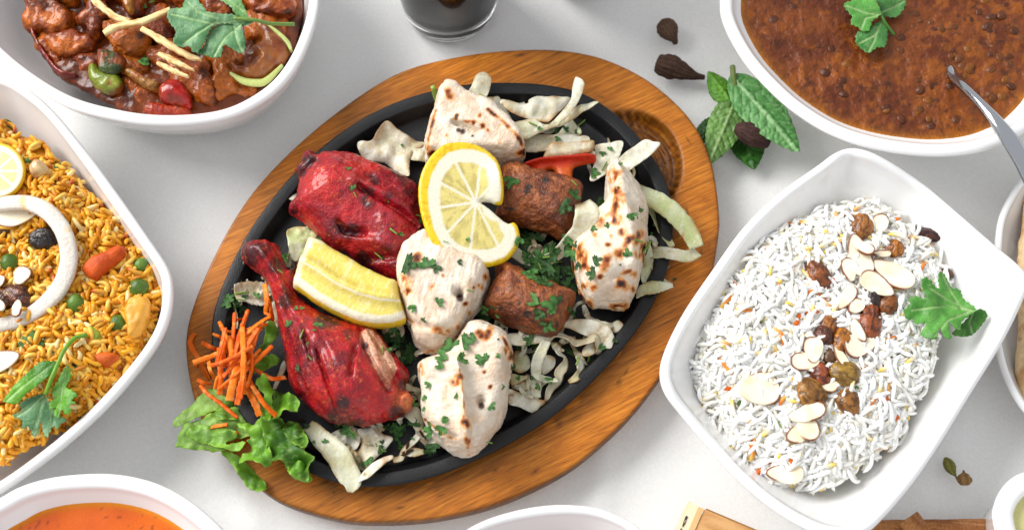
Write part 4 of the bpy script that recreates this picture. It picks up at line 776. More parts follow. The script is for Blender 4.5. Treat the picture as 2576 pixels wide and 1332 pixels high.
# ---- carrot shreds
CARG = 'carrot shreds heaped on the lettuce'
car = [([(290, 240), (240, 360), (330, 540), (400, 660), (460, 790)], 60, .024), ([(385, 350), (500, 410), (600, 440)], 70, .034), ([(510, 250), (580, 280), (640, 310)], 42, .036), ([(600, 190), (680, 220), (740, 235)], 42, .036), ([(925, -30), (870, 120), (835, 240)], 55, .052), ([(1180, 50), (1050, 130), (930, 230), (840, 320)], 50, .050),
       ([(1150, 130), (1040, 170), (900, 200)], 42, .046), ([(740, 190), (790, 85), (850, 75)], 34, .040), ([(690, 280), (720, 400), (740, 600), (720, 760)], 80, .052), ([(1045, 160), (1000, 330), (930, 560), (870, 740), (830, 900), (800, 1090)], 75, .050), ([(480, 620), (600, 590), (760, 520), (900, 440), (980, 400)], 62, .059),
       ([(860, 480), (800, 640), (740, 850), (700, 1040)], 105, .054), ([(590, 420), (590, 560), (600, 760), (590, 970)], 80, .047), ([(640, 300), (620, 480), (660, 640)], 90, .048), ([(460, 575), (480, 680), (540, 780)], 48, .044), ([(325, 790), (400, 830), (490, 840)], 50, .034), ([(360, 860), (440, 950), (600, 1070), (800, 1240)], 52, .043),
       ([(880, 830), (950, 960), (1020, 1100), (1060, 1220)], 88, .044), ([(900, 740), (1000, 900), (1110, 1070), (1260, 1220)], 70, .047), ([(940, 620), (1040, 690), (1200, 780), (1370, 770)], 56, .042), ([(530, 900), (560, 770), (640, 720)], 40, .048), ([(1120, 0), (1190, 40), (1220, 110)], 42, .040), ([(780, 340), (760, 500), (700, 640)], 90, .050), ([(950, 180), (960, 300), (920, 440)], 60, .043), ([(300, 670), (318, 600)], 42, .024), ([(400, 500), (410, 560), (440, 620)], 40, .026)]
car = [(c18(p), w_ * c18.k, z) for p, w_, z in car] + [(c12([(180, 310), (195, 400), (190, 500)]), 40 * c12.k, .038), (c12([(205, 405), (220, 470), (235, 545)]), 30 * c12.k, .036), (c11([(490, 885), (480, 925), (430, 970), (365, 960)]), 32 * c11.k, .025), (c11([(210, 850), (350, 828)]), 30 * c11.k, .035), (c11([(380, 858), (410, 892)]), 36 * c11.k, .030)]
for i in range(16):
    x, y = c18([(rng.uniform(560, 950), rng.uniform(300, 800))])[0]; a_ = 1.75 + rng.normal(0, .45); Lc = rng.uniform(45, 85)
    car.append(([(x - Lc * math.cos(a_), y - Lc * math.sin(a_)), (x + rng.normal(0, 5), y), (x + Lc * math.cos(a_), y + Lc * math.sin(a_))], rng.uniform(9, 15), rng.uniform(.046, .058)))
for i, (p, w_, z) in enumerate(car):
    zz = z + .0025 * np.sin(np.linspace(0, 3, len(p)) + i) - .004 * np.abs(np.linspace(-1, 1, len(p))) ** 2
    V, F, e, a = ribbon_mesh([(q_[0], q_[1], h_) for q_, h_ in zip(p, zz)], w_ * .82, .0013, rng.uniform(-30, 30), .34, 46, 6, 40 + i, rng.uniform(-.0008, .0008))
    n_ = len(V); f = fbm(V, .003, 3, i)
    C = mix(const(('ee6c08', 'e25e06', 'f48018')[i % 3], n_), const('f6aa5a', n_), .6 * sst(.0, .6, f)); C = mix(C, const('c8520e', n_), .5 * sst(.1, .6, -f))
    onw = z < .03 and i < 26
    mk('carrot_shred', V, F, M['carrot'], C, label='orange carrot shred fallen onto the wooden board' if onw else 'orange carrot shred in the heap on the lettuce', cat='carrot', group='carrot shreds on the board' if onw else CARG, recv='the carrot heap')

# ---- placing loose bits where a line of sight meets what they lie on
def hit(px_, py_, skip=()):
    d = u1(px_, py_, 0) - CAM; d /= np.linalg.norm(d); best = None
    for bvh, words in RECV:
        if words in skip: continue
        r_ = bvh.ray_cast(Vector(CAM), Vector(d))
        if r_[0] is not None and (best is None or r_[3] < best[2]):
            nrm = r_[1] if r_[1].z > 0 or abs(r_[1].z) > .3 else r_[1]
            if nrm.dot(Vector(d)) > 0: nrm = -nrm
            best = (r_[0], nrm, r_[3], words)
    return best
def lay(o, h_, rz, s, lift=.0006, flat=.45):
    nrm = (h_[1] * flat + Vector((0, 0, 1)) * (1 - flat)).normalized()
    Mx = nrm.to_track_quat('Z', 'Y').to_matrix().to_4x4() @ Matrix.Rotation(rz, 4, 'Z') @ Matrix.Diagonal((s[0], s[1], s[2], 1))
    o.matrix_world = Matrix.Translation(h_[0] + nrm * lift) @ Mx
def local_sheet(poly, zf, thick, d, colf):
    P, q, dist, bd = poly_grid(np.asarray(poly, float), d); V = np.c_[P, zf(P, dist)]
    n0 = len(V); e = {}
    for k in range(4):
        for a, b_ in zip(q[:, k].tolist(), q[:, (k + 1) % 4].tolist()):
            if (b_, a) in e: del e[(b_, a)]
            else: e[(a, b_)] = 1
    E_ = np.array([(b_, a, a + n0, b_ + n0) for a, b_ in e]); A = V.copy(); B = V.copy(); A[:, 2] += thick / 2; B[:, 2] -= thick / 2
    return np.vstack([A, B]), np.vstack([q, q[:, ::-1] + n0, E_]), np.tile(colf(P, dist), (2, 1))
def cil_poly(lobes, tooth, seed, a0=115):
    th = np.radians(np.linspace(-a0, a0, 150)); u = (th / np.radians(a0) + 1) / 2 * lobes
    main = np.abs((u % 1) - .5) * 2                                # 0 at a lobe's axis, 1 in the cut between lobes
    teeth = np.abs(((u * 4 + .5) % 1) - .5) * 2
    r = (1 - .58 * main ** 2.2) * (1 - tooth * teeth ** 1.5) * (1 - .22 * (np.abs(th) / np.radians(a0)) ** 2) * (1 + .08 * np.sin(th * 2.3 + seed))
    return np.r_[[[0, -.12]], np.c_[r * np.sin(th), r * np.cos(th)]]
CIL = []
def leafcol(light, dark_, seed):
    def f(P, d):
        n_ = len(P); an = np.arctan2(P[:, 0], P[:, 1] + .05); v = np.abs(((an * 2.2 + .5) % 1) - .5); a = fbm(np.c_[P, P[:, :1] * 0], .3, 2, seed)
        C = mix(const(dark_, n_), const(light, n_), sst(-.5, .5, a)); return mix(C, const('9cbf6a', n_), .4 * sst(.07, .0, v) * sst(0, .15, d))
    return f
for i, (lo, to, li, da) in enumerate(((3, .22, '4c8436', '2d5c20'), (3, .28, '38682a', '1d4416'), (3, .25, '558c40', '2f6022'), (2, .3, '2c5c24', '163a12'), (2, .25, '5e9444', '366c26'))):
    poly = cil_poly(lo, to, i + 3, 112 if i < 3 else 70)
    V, F, C = local_sheet(poly, lambda P, d: .16 * P[:, 0] ** 2 - .12 * P[:, 1] ** 2 + .09 * fbm(np.c_[P, P[:, :1] * 0], .45, 2, i), .03, .036, leafcol(li, da, i))
    me = bpy.data.meshes.new('cilantro_leaf'); fill(me, V, F); me.materials.append(M['leaf']); setcol(me, C); CIL.append(me)
Wt = np.array([(0, -.5, 0), (.03, 0, .05), (0, .5, 0)]); V, F = tube_mesh(smooth_open(Wt, 7), .11, 7)
me = bpy.data.meshes.new('cilantro_stem'); fill(me, V, F); me.materials.append(M['leaf']); setcol(me, const('8fb04a', len(V))); CIL.append(me)
bits = []
def B_(c, pts):
    for p in pts: bits.append((*c([(p[0], p[1])])[0], p[2] * c.k, p[3] if len(p) > 3 else None))
B_(c5, [(1155, 830, 75), (1580, 950, 70), (1510, 1015, 75), (1760, 1010, 90), (1995, 1080, 45), (2060, 1040, 26), (1830, 1165, 30), (840, 1270, 26), (680, 1275, 22, 5), (485, 1090, 34, 5), (510, 1140, 30), (310, 1200, 36, 5), (355, 1225, 28), (360, 590, 24), (1300, 440, 40, 5), (1720, 790, 60), (2150, 1160, 30), (1590, 860, 30, 5)])
B_(c6, [(150, 190, 55), (250, 200, 50), (300, 200, 34), (400, 178, 26), (460, 318, 22, 5), (305, 378, 28), (195, 390, 36), (235, 463, 18), (370, 600, 60), (345, 650, 55), (400, 650, 50), (430, 570, 45), (330, 690, 40), (530, 660, 50), (270, 770, 28), (395, 822, 28), (625, 780, 22), (560, 875, 26), (790, 380, 60), (870, 390, 62, 0), (800, 420, 45), (880, 260, 70), (900, 200, 60), (950, 240, 50), (850, 130, 50), (740, 230, 50), (760, 60, 55), (720, 100, 60), (840, 190, 60), (790, 140, 50), (770, 600, 75), (690, 600, 36), (960, 630, 45), (980, 655, 30, 5), (545, 1050, 24, 5), (265, 1095, 34), (100, 1000, 50), (180, 630, 75), (120, 600, 60), (60, 530, 55), (550, 450, 55), (600, 490, 40), (500, 440, 40), (700, 750, 24), (480, 540, 30), (660, 700, 30), (20, 1090, 34), (930, 290, 50), (820, 290, 45), (690, 60, 40), (240, 880, 20), (1190, 190, 10), (600, 550, 12)])
B_(c15, [(340, 850, 60), (335, 940, 60), (600, 500, 40), (690, 450, 26), (435, 585, 28), (790, 580, 30), (950, 990, 20), (665, 520, 22), (700, 540, 14, 5), (520, 290, 14), (1045, 1010, 8), (320, 600, 40)])
B_(c4, [(940, 235, 24), (980, 390, 32), (990, 440, 26, 5), (735, 765, 34), (770, 805, 26, 5), (1170, 895, 42, 5), (1190, 910, 24), (1280, 720, 36, 5), (1330, 745, 26), (1490, 640, 30), (415, 1025, 28, 5), (240, 1210, 38), (150, 1205, 34), (580, 1310, 30), (1245, 490, 12), (890, 325, 10, 5)])
B_(c12, [(350, 580, 38), (560, 580, 50), (430, 640, 36, 5), (490, 800, 24, 5), (410, 865, 26), (400, 480, 28), (1000, 640, 45), (1060, 660, 50), (1120, 770, 80), (970, 750, 30, 5), (1080, 800, 50), (480, 1250, 34), (470, 700, 18), (1030, 600, 40), (510, 620, 14)])
B_(c16, [(740, 800, 90), (680, 820, 70), (850, 600, 40, 5), (915, 650, 60, 5), (1100, 480, 90), (1090, 400, 70), (1540, 690, 60), (170, 560, 50), (1340, 500, 30), (1150, 610, 60), (1200, 370, 70), (280, 1230, 18), (2420, 1265, 14), (0, 560, 40), (1350, 330, 90), (1420, 60, 40, 5)])
for _ in range(70):
    zx, zy, zr = zones[int(rng.integers(0, len(zones)))]; bits.append((zx + rng.normal(0, zr * .6), zy + rng.normal(0, zr * .5), rng.uniform(9, 22), None if rng.random() < .8 else 5))
for _ in range(34): bits.append((rng.uniform(1318, 1450), rng.uniform(585, 725), rng.uniform(14, 26), None))
for x, y, r_, v in bits:
    h_ = hit(x, y)
    if h_ is None: continue
    me = CIL[v if v is not None else int(rng.integers(0, 5))]; stem = me.name.startswith('cilantro_stem')
    o = bpy.data.objects.new('cilantro_stem_bit' if stem else 'cilantro_leaf', me); COL.objects.link(o)
    s = r_ * WID / 2576 * (1.7 if stem else 1.15); lay(o, h_, rng.uniform(0, 6.28), (s * (.65 if stem else rng.uniform(.7, 1)), s, s * rng.uniform(.8, 1.5)), .0008)
    tag(o, ('cut green cilantro stem bit lying on ' if stem else 'chopped green cilantro leaf lying on ') + h_[3], 'cilantro', 'chopped cilantro on ' + h_[3])

# ---- cumin seeds on the plate
for (x, y) in c16([(1460, 450), (1500, 500), (1270, 610), (1370, 625), (1250, 690), (1295, 680), (1240, 720)]) + c11([(838, 800), (730, 480)]):
    h_ = hit(x, y)
    V, F = ellip((0, 0, 0), (.0028, .0009, .0009), 0, 8, 7); me = bpy.data.meshes.new('cumin_seed'); fill(me, V, F); me.materials.append(M['bark']); setcol(me, const('3a2414', len(V)))
    o = bpy.data.objects.new('cumin_seed', me); COL.objects.link(o); lay(o, h_, rng.uniform(0, 6.28), (1, 1, 1), .0008); tag(o, 'brown cumin seed on the cabbage below the red leg', 'seed', 'cumin seeds')

# ================================================================== RICE
def grain_mesh(L_m, W_m, bend, k=6, n=9):
    t = np.linspace(-1, 1, n); W = np.c_[t * L_m / 2, bend * (1 - t * t) * L_m, np.zeros(n)]
    r_ = W_m / 2 * np.sqrt(np.clip(1 - np.abs(t) ** 5, .10, 1)); V, F = tube_mesh(W, r_, k); return V, F, np.repeat(t, k)
def rotm(az, el, ro):
    return np.array(Matrix.Rotation(az, 3, 'Z') @ Matrix.Rotation(el, 3, 'Y') @ Matrix.Rotation(ro, 3, 'X'))
def rice(name, outline, z, h, R, mat, N, Lm, Wm, colf, moundcol, label_m, label_g, recv, seed, feats=(), clip=(0, 2576, 0, 1332), keep=None, big=300):
    V, F = blob_mesh(outline, z, h, .008, R=R, p=1.7, feats=feats, d=.0016, voxel=.0016, it=4)
    V = rough_up(V, F, .0035, .018, 3, seed)
    mk(name + '_base', V - [0, 0, .0009], F, mat, const(moundcol, len(V)) * (1 + .2 * fbm(V, .004, 2, seed))[:, None], label=label_m + ' seen between the loose grains', cat='rice', kind='stuff')
    bv = BVHTree.FromPolygons(V.tolist(), F.tolist()); poly = smooth_closed(outline, 120); g = []
    lo, hi = np.maximum(poly.min(0), [clip[0] - 40, clip[2] - 40]), np.minimum(poly.max(0), [clip[1] + 30, clip[3] + 30])
    var = [grain_mesh(Lm * a, Wm * b_, c_) for a, b_, c_ in ((1, 1, .06), (.85, 1.0, .2), (1.1, .92, -.14), (.75, 1.05, .02), (1.05, .9, .3), (.55, 1, .05))]
    r_ = np.random.default_rng(seed)
    tries = 0
    while len(g) < N and tries < N * 6:
        tries += 1
        p = lo + (hi - lo) * r_.random(2)
        if not inside(p[None], poly)[0]: continue
        d = u1(*p, 0) - CAM; d /= np.linalg.norm(d); hh = bv.ray_cast(Vector(CAM), Vector(d))
        if hh[0] is None: continue
        nr = hh[1]; lift = r_.uniform(-.0014, .0014) + (.0015 if r_.random() < .15 else 0)
        q_ = np.array(nr.to_track_quat('Z', 'Y').to_matrix()) @ rotm(r_.uniform(0, 6.28), r_.normal(0, .24), r_.uniform(0, 6.28))
        g.append((np.array(hh[0] + nr * lift), q_, int(r_.integers(0, len(var))), lift, colf(r_), p))
    g.sort(key=lambda t: -t[3] + 9 * (t[5][0] < 0 or t[5][1] < 0)); acc = []; 
    cache = {}
    ng = 0
    for i, (pos, q_, v, lift, (ca_, cb_), _p) in enumerate(g):
        Vg, Fg, tt = var[v]
        if i < big:
            key = (v, ca_, cb_)
            if key not in cache:
                me = bpy.data.meshes.new('rice_grain'); fill(me, Vg, Fg); me.materials.append(mat); setcol(me, mix(const(ca_, len(Vg)), const(cb_, len(Vg)), sst(-.2, .9, tt))); cache[key] = me
            o = bpy.data.objects.new(name + '_grain', cache[key]); COL.objects.link(o); Mx = Matrix(q_.tolist()).to_4x4(); Mx.translation = Vector(pos); o.matrix_world = Mx
            tag(o, label_g, 'rice', label_m)
        else: acc.append((Vg @ q_.T + pos, Fg, mix(const(ca_, len(Vg)), const(cb_, len(Vg)), sst(-.2, .9, tt))))
    Vs = np.vstack([a[0] for a in acc]); Cs = np.vstack([a[2] for a in acc]); Fq = []; Fc = []; n0 = 0
    for a in acc:
        Fq.append(a[1][0] + n0); Fc.append(a[1][1] + n0); Fc.append(a[1][2] + n0); n0 += len(a[0])
    mk(name + '_grains', Vs, [np.vstack(Fq), np.vstack(Fc)], mat, Cs, label=label_m, cat='rice', kind='stuff', recv=None)
    RECV.append((bv, recv)); return bv
def wcol(r):
    x = r.random()
    if x < .014: return ('e07a1e', 'e8b44a')
    if x < .03: return ('f2efe6', 'e29a36')
    if x < .11: return ('f3efe2', 'ecc84a')
    return [('fbfaf6', 'f8f6f0'), ('f6f3ea', 'fbfaf6'), ('fefdfb', 'f8f6f0'), ('f4efe2', 'f8f5ec')][int(r.integers(0, 4))]
wr = [(1740, 940), (1752, 870), (1795, 765), (1862, 655), (1940, 582), (2040, 532), (2140, 512), (2225, 520), (2290, 572), (2325, 602), (2372, 662), (2384, 705), (2372, 765), (2352, 850), (2342, 950), (2292, 1022), (2262, 1100), (2205, 1150), (2140, 1192), (2050, 1222), (1960, 1230), (1885, 1185), (1822, 1105), (1772, 1025)]
rice('white_rice', wr, .030, .013, .022, M['rice'], 4500, .0132, .0026, wcol, 'f8f0da', 'plain white rice with saffron coloured grains', 'long white rice grain on top of the plain rice', 'the white rice', 501, feats=[('g', 1880, 820, 110, .004), ('g', 2130, 900, 140, .003)])
def ycol(r):
    x = r.random()
    if x < .07: return ('e8a83a', 'b4480c')
    if x < .15: return ('f6dfa0', 'efc45c')
    return [('eaa41e', 'f2b834'), ('dc9014', 'e8a826'), ('f2bc48', 'e8a020'), ('cc7e10', 'dc981c'), ('f4c860', 'e6a426')][int(r.integers(0, 5))]
yr = [(-40, 310), (40, 325), (110, 362), (180, 430), (240, 500), (300, 560), (345, 612), (390, 662), (402, 740), (396, 820), (370, 872), (310, 952), (230, 1024), (150, 1084), (60, 1132), (-40, 1165), (-300, 1130), (-420, 900), (-400, 600), (-250, 380)]
rice('yellow_rice', yr, .036, .010, .02, M['yrice'], 5400, .0094, .0030, ycol, 'c8841a', 'yellow spiced vegetable rice in the rounded dish', 'yellow rice grain on top of the spiced rice', 'the yellow rice', 601, clip=(-440, 420, 280, 1180), feats=[('g', 150, 525, 45, .007), ('g', 280, 590, 36, .006), ('g', 100, 900, 150, .003)])

# ================================================================== GARNISH BUILDERS
def raisin(x, y, rx, ry, rot, c, dark_, label, group, seed):
    h_ = hit(x, y, ('the raisins',)); k = WID / 2576
    V, F = ellip((0, 0, 0), (rx * k * 1.1, ry * k * 1.1, min(rx, ry) * k * .8), 0, 36, 24)
    V, F = V, F
    wr_ = np.abs(fbm(V * np.array([1, .4, 1]) if ry > rx else V * np.array([.4, 1, 1]), .0028, 2, seed)); V = V * (1 + .14 * fbm(V, .008, 2, seed + 1) - .13 * sst(.22, .0, wr_))[:, None]
    C = mix(const(c, len(V)), const(dark_, len(V)), sst(.35, .0, wr_))
    C = mix(C, const(dark_, len(V)), .6 * sst(-.1, .5, fbm(V, .006, 2, seed + 3)))
    R_ = rotm(-rot, 0, 0); V = V @ R_.T + np.array(h_[0]) + np.array([0, 0, min(rx, ry) * k * .38])
    mk('raisin', V, F, M['raisin'], C, label=label, cat='raisin', group=group, recv='the raisins')
def almond(x, y, a, b_, rot, label, group, seed, tilt=.15, skin=.5):
    h_ = hit(x, y); k = WID / 2576; r_ = np.random.default_rng(seed)
    th = np.linspace(0, 2 * np.pi, 40, endpoint=False); poly = np.c_[a * k * np.cos(th) * (1 + .08 * np.cos(th)), b_ * k * np.sin(th) * (1 - .22 * np.cos(th))]
    def colf(P, d):
        n_ = len(P); C = mix(const('f2e6cf', n_), const('ead9b8', n_), sst(-.3, .5, fbm(np.c_[P, P[:, :1] * 0], .006, 2, seed))); side = sst(-.2, .5, np.sin(np.arctan2(P[:, 1], P[:, 0]) + r_.uniform(0, 6.28)) + .3)
        return mix(C, const('7c4526', n_), side * sst(.0011, .0005, d) * (skin > 0))
    V, F, C = local_sheet(poly, lambda P, d: .4 * (P[:, 0] ** 2) / (a * k) * .2, .0014, .0006, colf)
    me = bpy.data.meshes.new('almond_slice'); fill(me, V, F); me.materials.append(M['almond']); setcol(me, C)
    o = bpy.data.objects.new('almond_slice', me); COL.objects.link(o)
    nr = Vector((r_.normal(0, tilt), r_.normal(0, tilt), 1)).normalized(); mw = Matrix.Translation(h_[0] + Vector((0, 0, .0020 if h_[3] == 'the almonds' else .0048))) @ nr.to_track_quat('Z', 'Y').to_matrix().to_4x4() @ Matrix.Rotation(-rot, 4, 'Z'); o.matrix_world = mw
    tag(o, label, 'almond', group)
    Vw = np.c_[V, np.ones(len(V))] @ np.array(mw).T; RECV.append((BVHTree.FromPolygons(Vw[:, :3].tolist(), F.tolist()), 'the almonds'))
def traced_leaf(name, outline, z, label, cat, amp=.003, light='5c9a44', dark_='35701f', jag=3.5, base=None, veins=(), slope=(0, 0), group=None, parent=None, cup=0.0, n=260, thick=.0006, freq=13, gloss='leaf'):
    P0 = smooth_closed(outline, n); t = np.roll(P0, -1, 0) - np.roll(P0, 1, 0); nn = np.c_[t[:, 1], -t[:, 0]] / (np.linalg.norm(t, axis=1, keepdims=True) + 1e-9)
    L_ = np.r_[0, np.cumsum(np.linalg.norm(np.diff(P0, axis=0), axis=1))]; P0 = P0 + nn * (1.25 * jag * (np.abs((L_ / freq + .3 * fbm(np.c_[P0, P0[:, :1] * 0], 30, 1, 4)) % 1 - .5) * 2 - .6))[:, None]
    s = int(abs(outline[0][0] * 7 + outline[0][1])) % 1000
    def zf(P, px, d):
        Q = np.c_[P, np.zeros(len(P))]; c = P.mean(0); zz = 1.3 * amp * fbm(Q, .016, 2, s) + .0008 * fbm(Q, .005, 2, s + 8) + (P - c) @ np.array(slope) + cup * ((P - c) ** 2).sum(1)
        for v in veins: zz = zz - .0007 * np.exp(-(line_dist(px, v) / 3) ** 2)
        return zz
    V, F, d = sheet_mesh(P0, z, zf, thick, d=.00065, smooth=False)
    px = PROJ(V); n_ = len(V); C = mix(const(dark_, n_), const(light, n_), sst(-.5, .5, fbm(V, .012, 3, s + 2)))
    net = np.abs(fbm(V, .005, 2, s + 9)); C = mix(C, const('a6c47e', n_), .35 * sst(.05, .0, net)); C = C * (1 + .25 * fbm(V, .006, 2, s + 6))[:, None]
    for v in veins: C = mix(C, const('b4cf8e', n_), .7 * np.exp(-(line_dist(px, v) / 2.0) ** 2))
    return mk(name, V, F, M[gloss], C, label=label, cat=None if parent else cat, group=group, parent=parent, recv=None if parent else 'the cilantro sprig')
def stem(name, pts, r_, col, parent=None, label=None, cat=None, mat='leaf'):
    W = smooth_open(np.array([np.r_[u1(p[0], p[1], p[2]), 0] for p in pts])[:, :3], 24); V, F = tube_mesh(W, r_, 8)
    return mk(name, V, F, M[mat], col, parent=parent, label=label, cat=cat)

# ---- on the white rice
RG = 'raisins on the white rice'; AG = 'almond slices on the white rice'
for i, (c, x, y, a, b_, ro, lb) in enumerate(((c8, 1430, 585, 150, 78, .72, 'large almond slice with brown skin rim in the upper cluster'), (c8, 1665, 705, 150, 82, .9, 'pale almond slice leaning right in the upper cluster'), (c8, 1540, 765, 120, 66, .25, 'almond slice lying under the upper cluster'), (c8, 1355, 665, 82, 48, 1.0, 'small almond half left of the upper cluster'), (c8, 1470, 510, 75, 45, .9, 'almond slice tucked behind the large one'), (c8, 1345, 860, 95, 44, 1.75, 'upright almond sliver beside the black raisin'), (c8, 1405, 920, 60, 46, .2, 'broken almond bit beside the black raisin'),
        (c8, 1575, 345, 62, 52, .4, 'almond piece touching the golden raisin at the top'), (c8, 1580, 560, 65, 24, -.9, 'dark skinned almond edge between two raisins'), (c9, 750, 365, 135, 108, -1.0, 'big single almond slice lying apart on the rice'), (c9, 925, 945, 115, 64, 1.25, 'almond slice at the rim of the rice near the dish wall'), (c9, 1085, 530, 115, 55, .65, 'upper almond slice of the lower trio'), (c9, 1075, 620, 105, 66, .55, 'middle almond slice of the lower trio'), (c9, 990, 685, 60, 54, -.4, 'lowest almond slice of the lower trio'),
        (c9, 1110, 95, 85, 62, .4, 'almond slice under the raisin trio'), (c9, 1420, 70, 110, 76, 1.2, 'wide almond slice right of the raisin trio'), (c9, 1045, 180, 90, 58, .5, 'almond slice left of the reddish raisin'), (c9, 1300, 150, 80, 32, 1.1, 'thin almond sliver over the raisins'), (c9, 1210, 340, 70, 48, -.3, 'almond slice under the reddish raisin'), (c9, 1270, 208, 55, 22, .0, 'small almond splinter between two raisins'), (c8, 1420, 1090, 40, 80, .3, 'almond slice beside the largest raisin'))):
    p = c([(x, y)])[0]; almond(p[0], p[1], a * c.k, b_ * c.k, ro, lb, AG, 800 + i, .10)
for i, (c, x, y, rx, ry, ro, cc, dk, lb) in enumerate(((c8, 1450, 365, 70, 92, .2, 'b0702a', '6e3c14', 'golden raisin beside the topmost almond piece on the white rice'), (c8, 1160, 690, 62, 105, -.5, 'a0581e', '5c2a0e', 'lone long amber raisin on the white rice'), (c8, 1680, 515, 55, 62, .3, 'b8701c', '74400e', 'small golden raisin right of the almond cluster'), (c8, 1915, 415, 102, 46, .2, '5a241a', '2c100c', 'dark raisin resting on the dish wall'),
        (c8, 1530, 850, 50, 75, -.5, '463028', '1e1410', 'wrinkled black raisin amid the almonds'), (c8, 1635, 900, 60, 70, .4, '8a4c14', '4a2408', 'brown raisin touching the black one'), (c8, 1500, 1030, 70, 130, .2, '944818', '54220c', 'largest glossy brown raisin on the white rice'), (c8, 1225, 1050, 60, 66, .4, 'a0601e', '5c300e', 'raisin at the top of the raisin trio'), (c8, 1190, 1120, 66, 72, -.3, '7a3c18', '401a0a', 'darkest raisin of the raisin trio'),
        (c8, 1315, 1155, 64, 86, .2, 'b06a14', '6c3c0c', 'brightest orange raisin of the raisin trio'), (c9, 1165, 260, 68, 82, -.3, '9a4a22', '5a240e', 'reddish raisin below the raisin trio'), (c9, 1330, 250, 95, 76, .1, 'a07a2a', '6a4a16', 'olive golden raisin below the raisin trio'), (c9, 1100, 390, 85, 100, -.5, 'a06c24', '623c10', 'wide shrivelled golden raisin at the lower end of the line'), (c9, 1360, 445, 70, 80, -.6, '9a6424', '5a3610', 'shrivelled raisin lying alone on the rice below'), (c9, 1230, 140, 45, 55, 0, '6e4a2a', '38220e', 'small dull raisin under an almond sliver'), (c8, 2040, 680, 44, 34, .5, '6a3a1e', '38190c', 'small brown raisin by the cilantro leaf'))):
    p = c([(x, y)])[0]; raisin(p[0], p[1], rx * c.k, ry * c.k, ro, cc, dk, lb, RG, 700 + 9 * i)
cl = empty('cilantro_sprig', Vector(u1(2400, 770, .045)), 'green cilantro sprig lying on the white rice by the dish wall', 'cilantro')
def child(o, p):
    o.parent = p; o.location = o.location - p.location; return o
traced_leaf('leaf', c8([(1752, 925), (1790, 885), (1775, 850), (1830, 835), (1890, 860), (1868, 790), (1862, 735), (1890, 712), (1940, 745), (1985, 790), (1978, 720), (1988, 670), (2030, 680), (2060, 740), (2090, 770), (2140, 780), (2160, 850), (2238, 937), (2155, 1000), (2130, 1070), (2085, 1050), (2050, 1010), (2062, 1075), (2068, 1132), (2020, 1110), (1990, 1060), (1965, 1135), (1910, 1120), (1868, 1085), (1900, 1020), (1830, 1020), (1818, 990), (1770, 985)]), .056, None, None, .004, '64a848', '3d8026', 3.2, veins=[c8([(2225, 937), (2050, 900), (1800, 930)]), c8([(2225, 937), (2050, 860), (1930, 780)]), c8([(2150, 920), (2080, 820), (2020, 700)]), c8([(2200, 940), (2050, 1000), (1960, 1110)])], parent=cl)
traced_leaf('leaf', c8([(2232, 937), (2290, 930), (2316, 985), (2222, 1097), (2120, 1107), (2080, 1087), (2150, 1022)]), .050, None, None, .003, '5a9838', '2f6a1c', 1.5, veins=[c8([(2225, 950), (2200, 1020), (2220, 1090)])], parent=cl)
for c, x, y, r_, v in ((c9, 615, 440, 38, 1), (c9, 1060, 810, 42, 3), (c9, 1280, 630, 40, 3), (c9, 890, 602, 36, 5), (c9, 1420, 330, 26, 4), (c8, 760, 1020, 20, 4), (c9, 1700, 220, 20, 3), (c9, 1590, 445, 28, 5)):
    p = c([(x, y)])[0]; h_ = hit(*p); o = bpy.data.objects.new('cilantro_leaf', CIL[v]); COL.objects.link(o); s = r_ * c.k * WID / 2576 * 1.3
    lay(o, h_, rng.uniform(0, 6.28), (s * .8, s, s), .0022); tag(o, 'tiny green herb fleck on the white rice', 'cilantro', 'herb flecks on the white rice')
for c, x, y, L_m, w_, ro in ((c9, 780, 900, 95, 22, 1.6), (c9, 1620, 405, 50, 20, .3), (c9, 690, 745, 45, 24, -.4), (c9, 960, 845, 45, 24, -.5), (c8, 575, 755, 50, 28, .9), (c8, 1110, 945, 60, 22, .25), (c8, 1010, 1000, 60, 24, 1.3), (c9, 1680, 565, 40, 24, -.3), (c9, 1040, 768, 60, 18, .1), (c8, 1260, 740, 36, 24, .2), (c9, 530, 355, 36, 26, 1)):
    p = c([(x, y)])[0]; h_ = hit(*p); k = c.k * WID / 2576; V, F, _ = grain_mesh(L_m * k * 1.6, w_ * k * 1.4, .04); me = bpy.data.meshes.new('orange_shred'); fill(me, V, F); me.materials.append(M['carrot']); setcol(me, const('dd6a14', len(V)))
    o = bpy.data.objects.new('orange_shred', me); COL.objects.link(o); lay(o, h_, ro, (1, 1, 1), .0018); tag(o, 'tiny orange shred on the white rice', 'shred', 'orange shreds on the white rice')

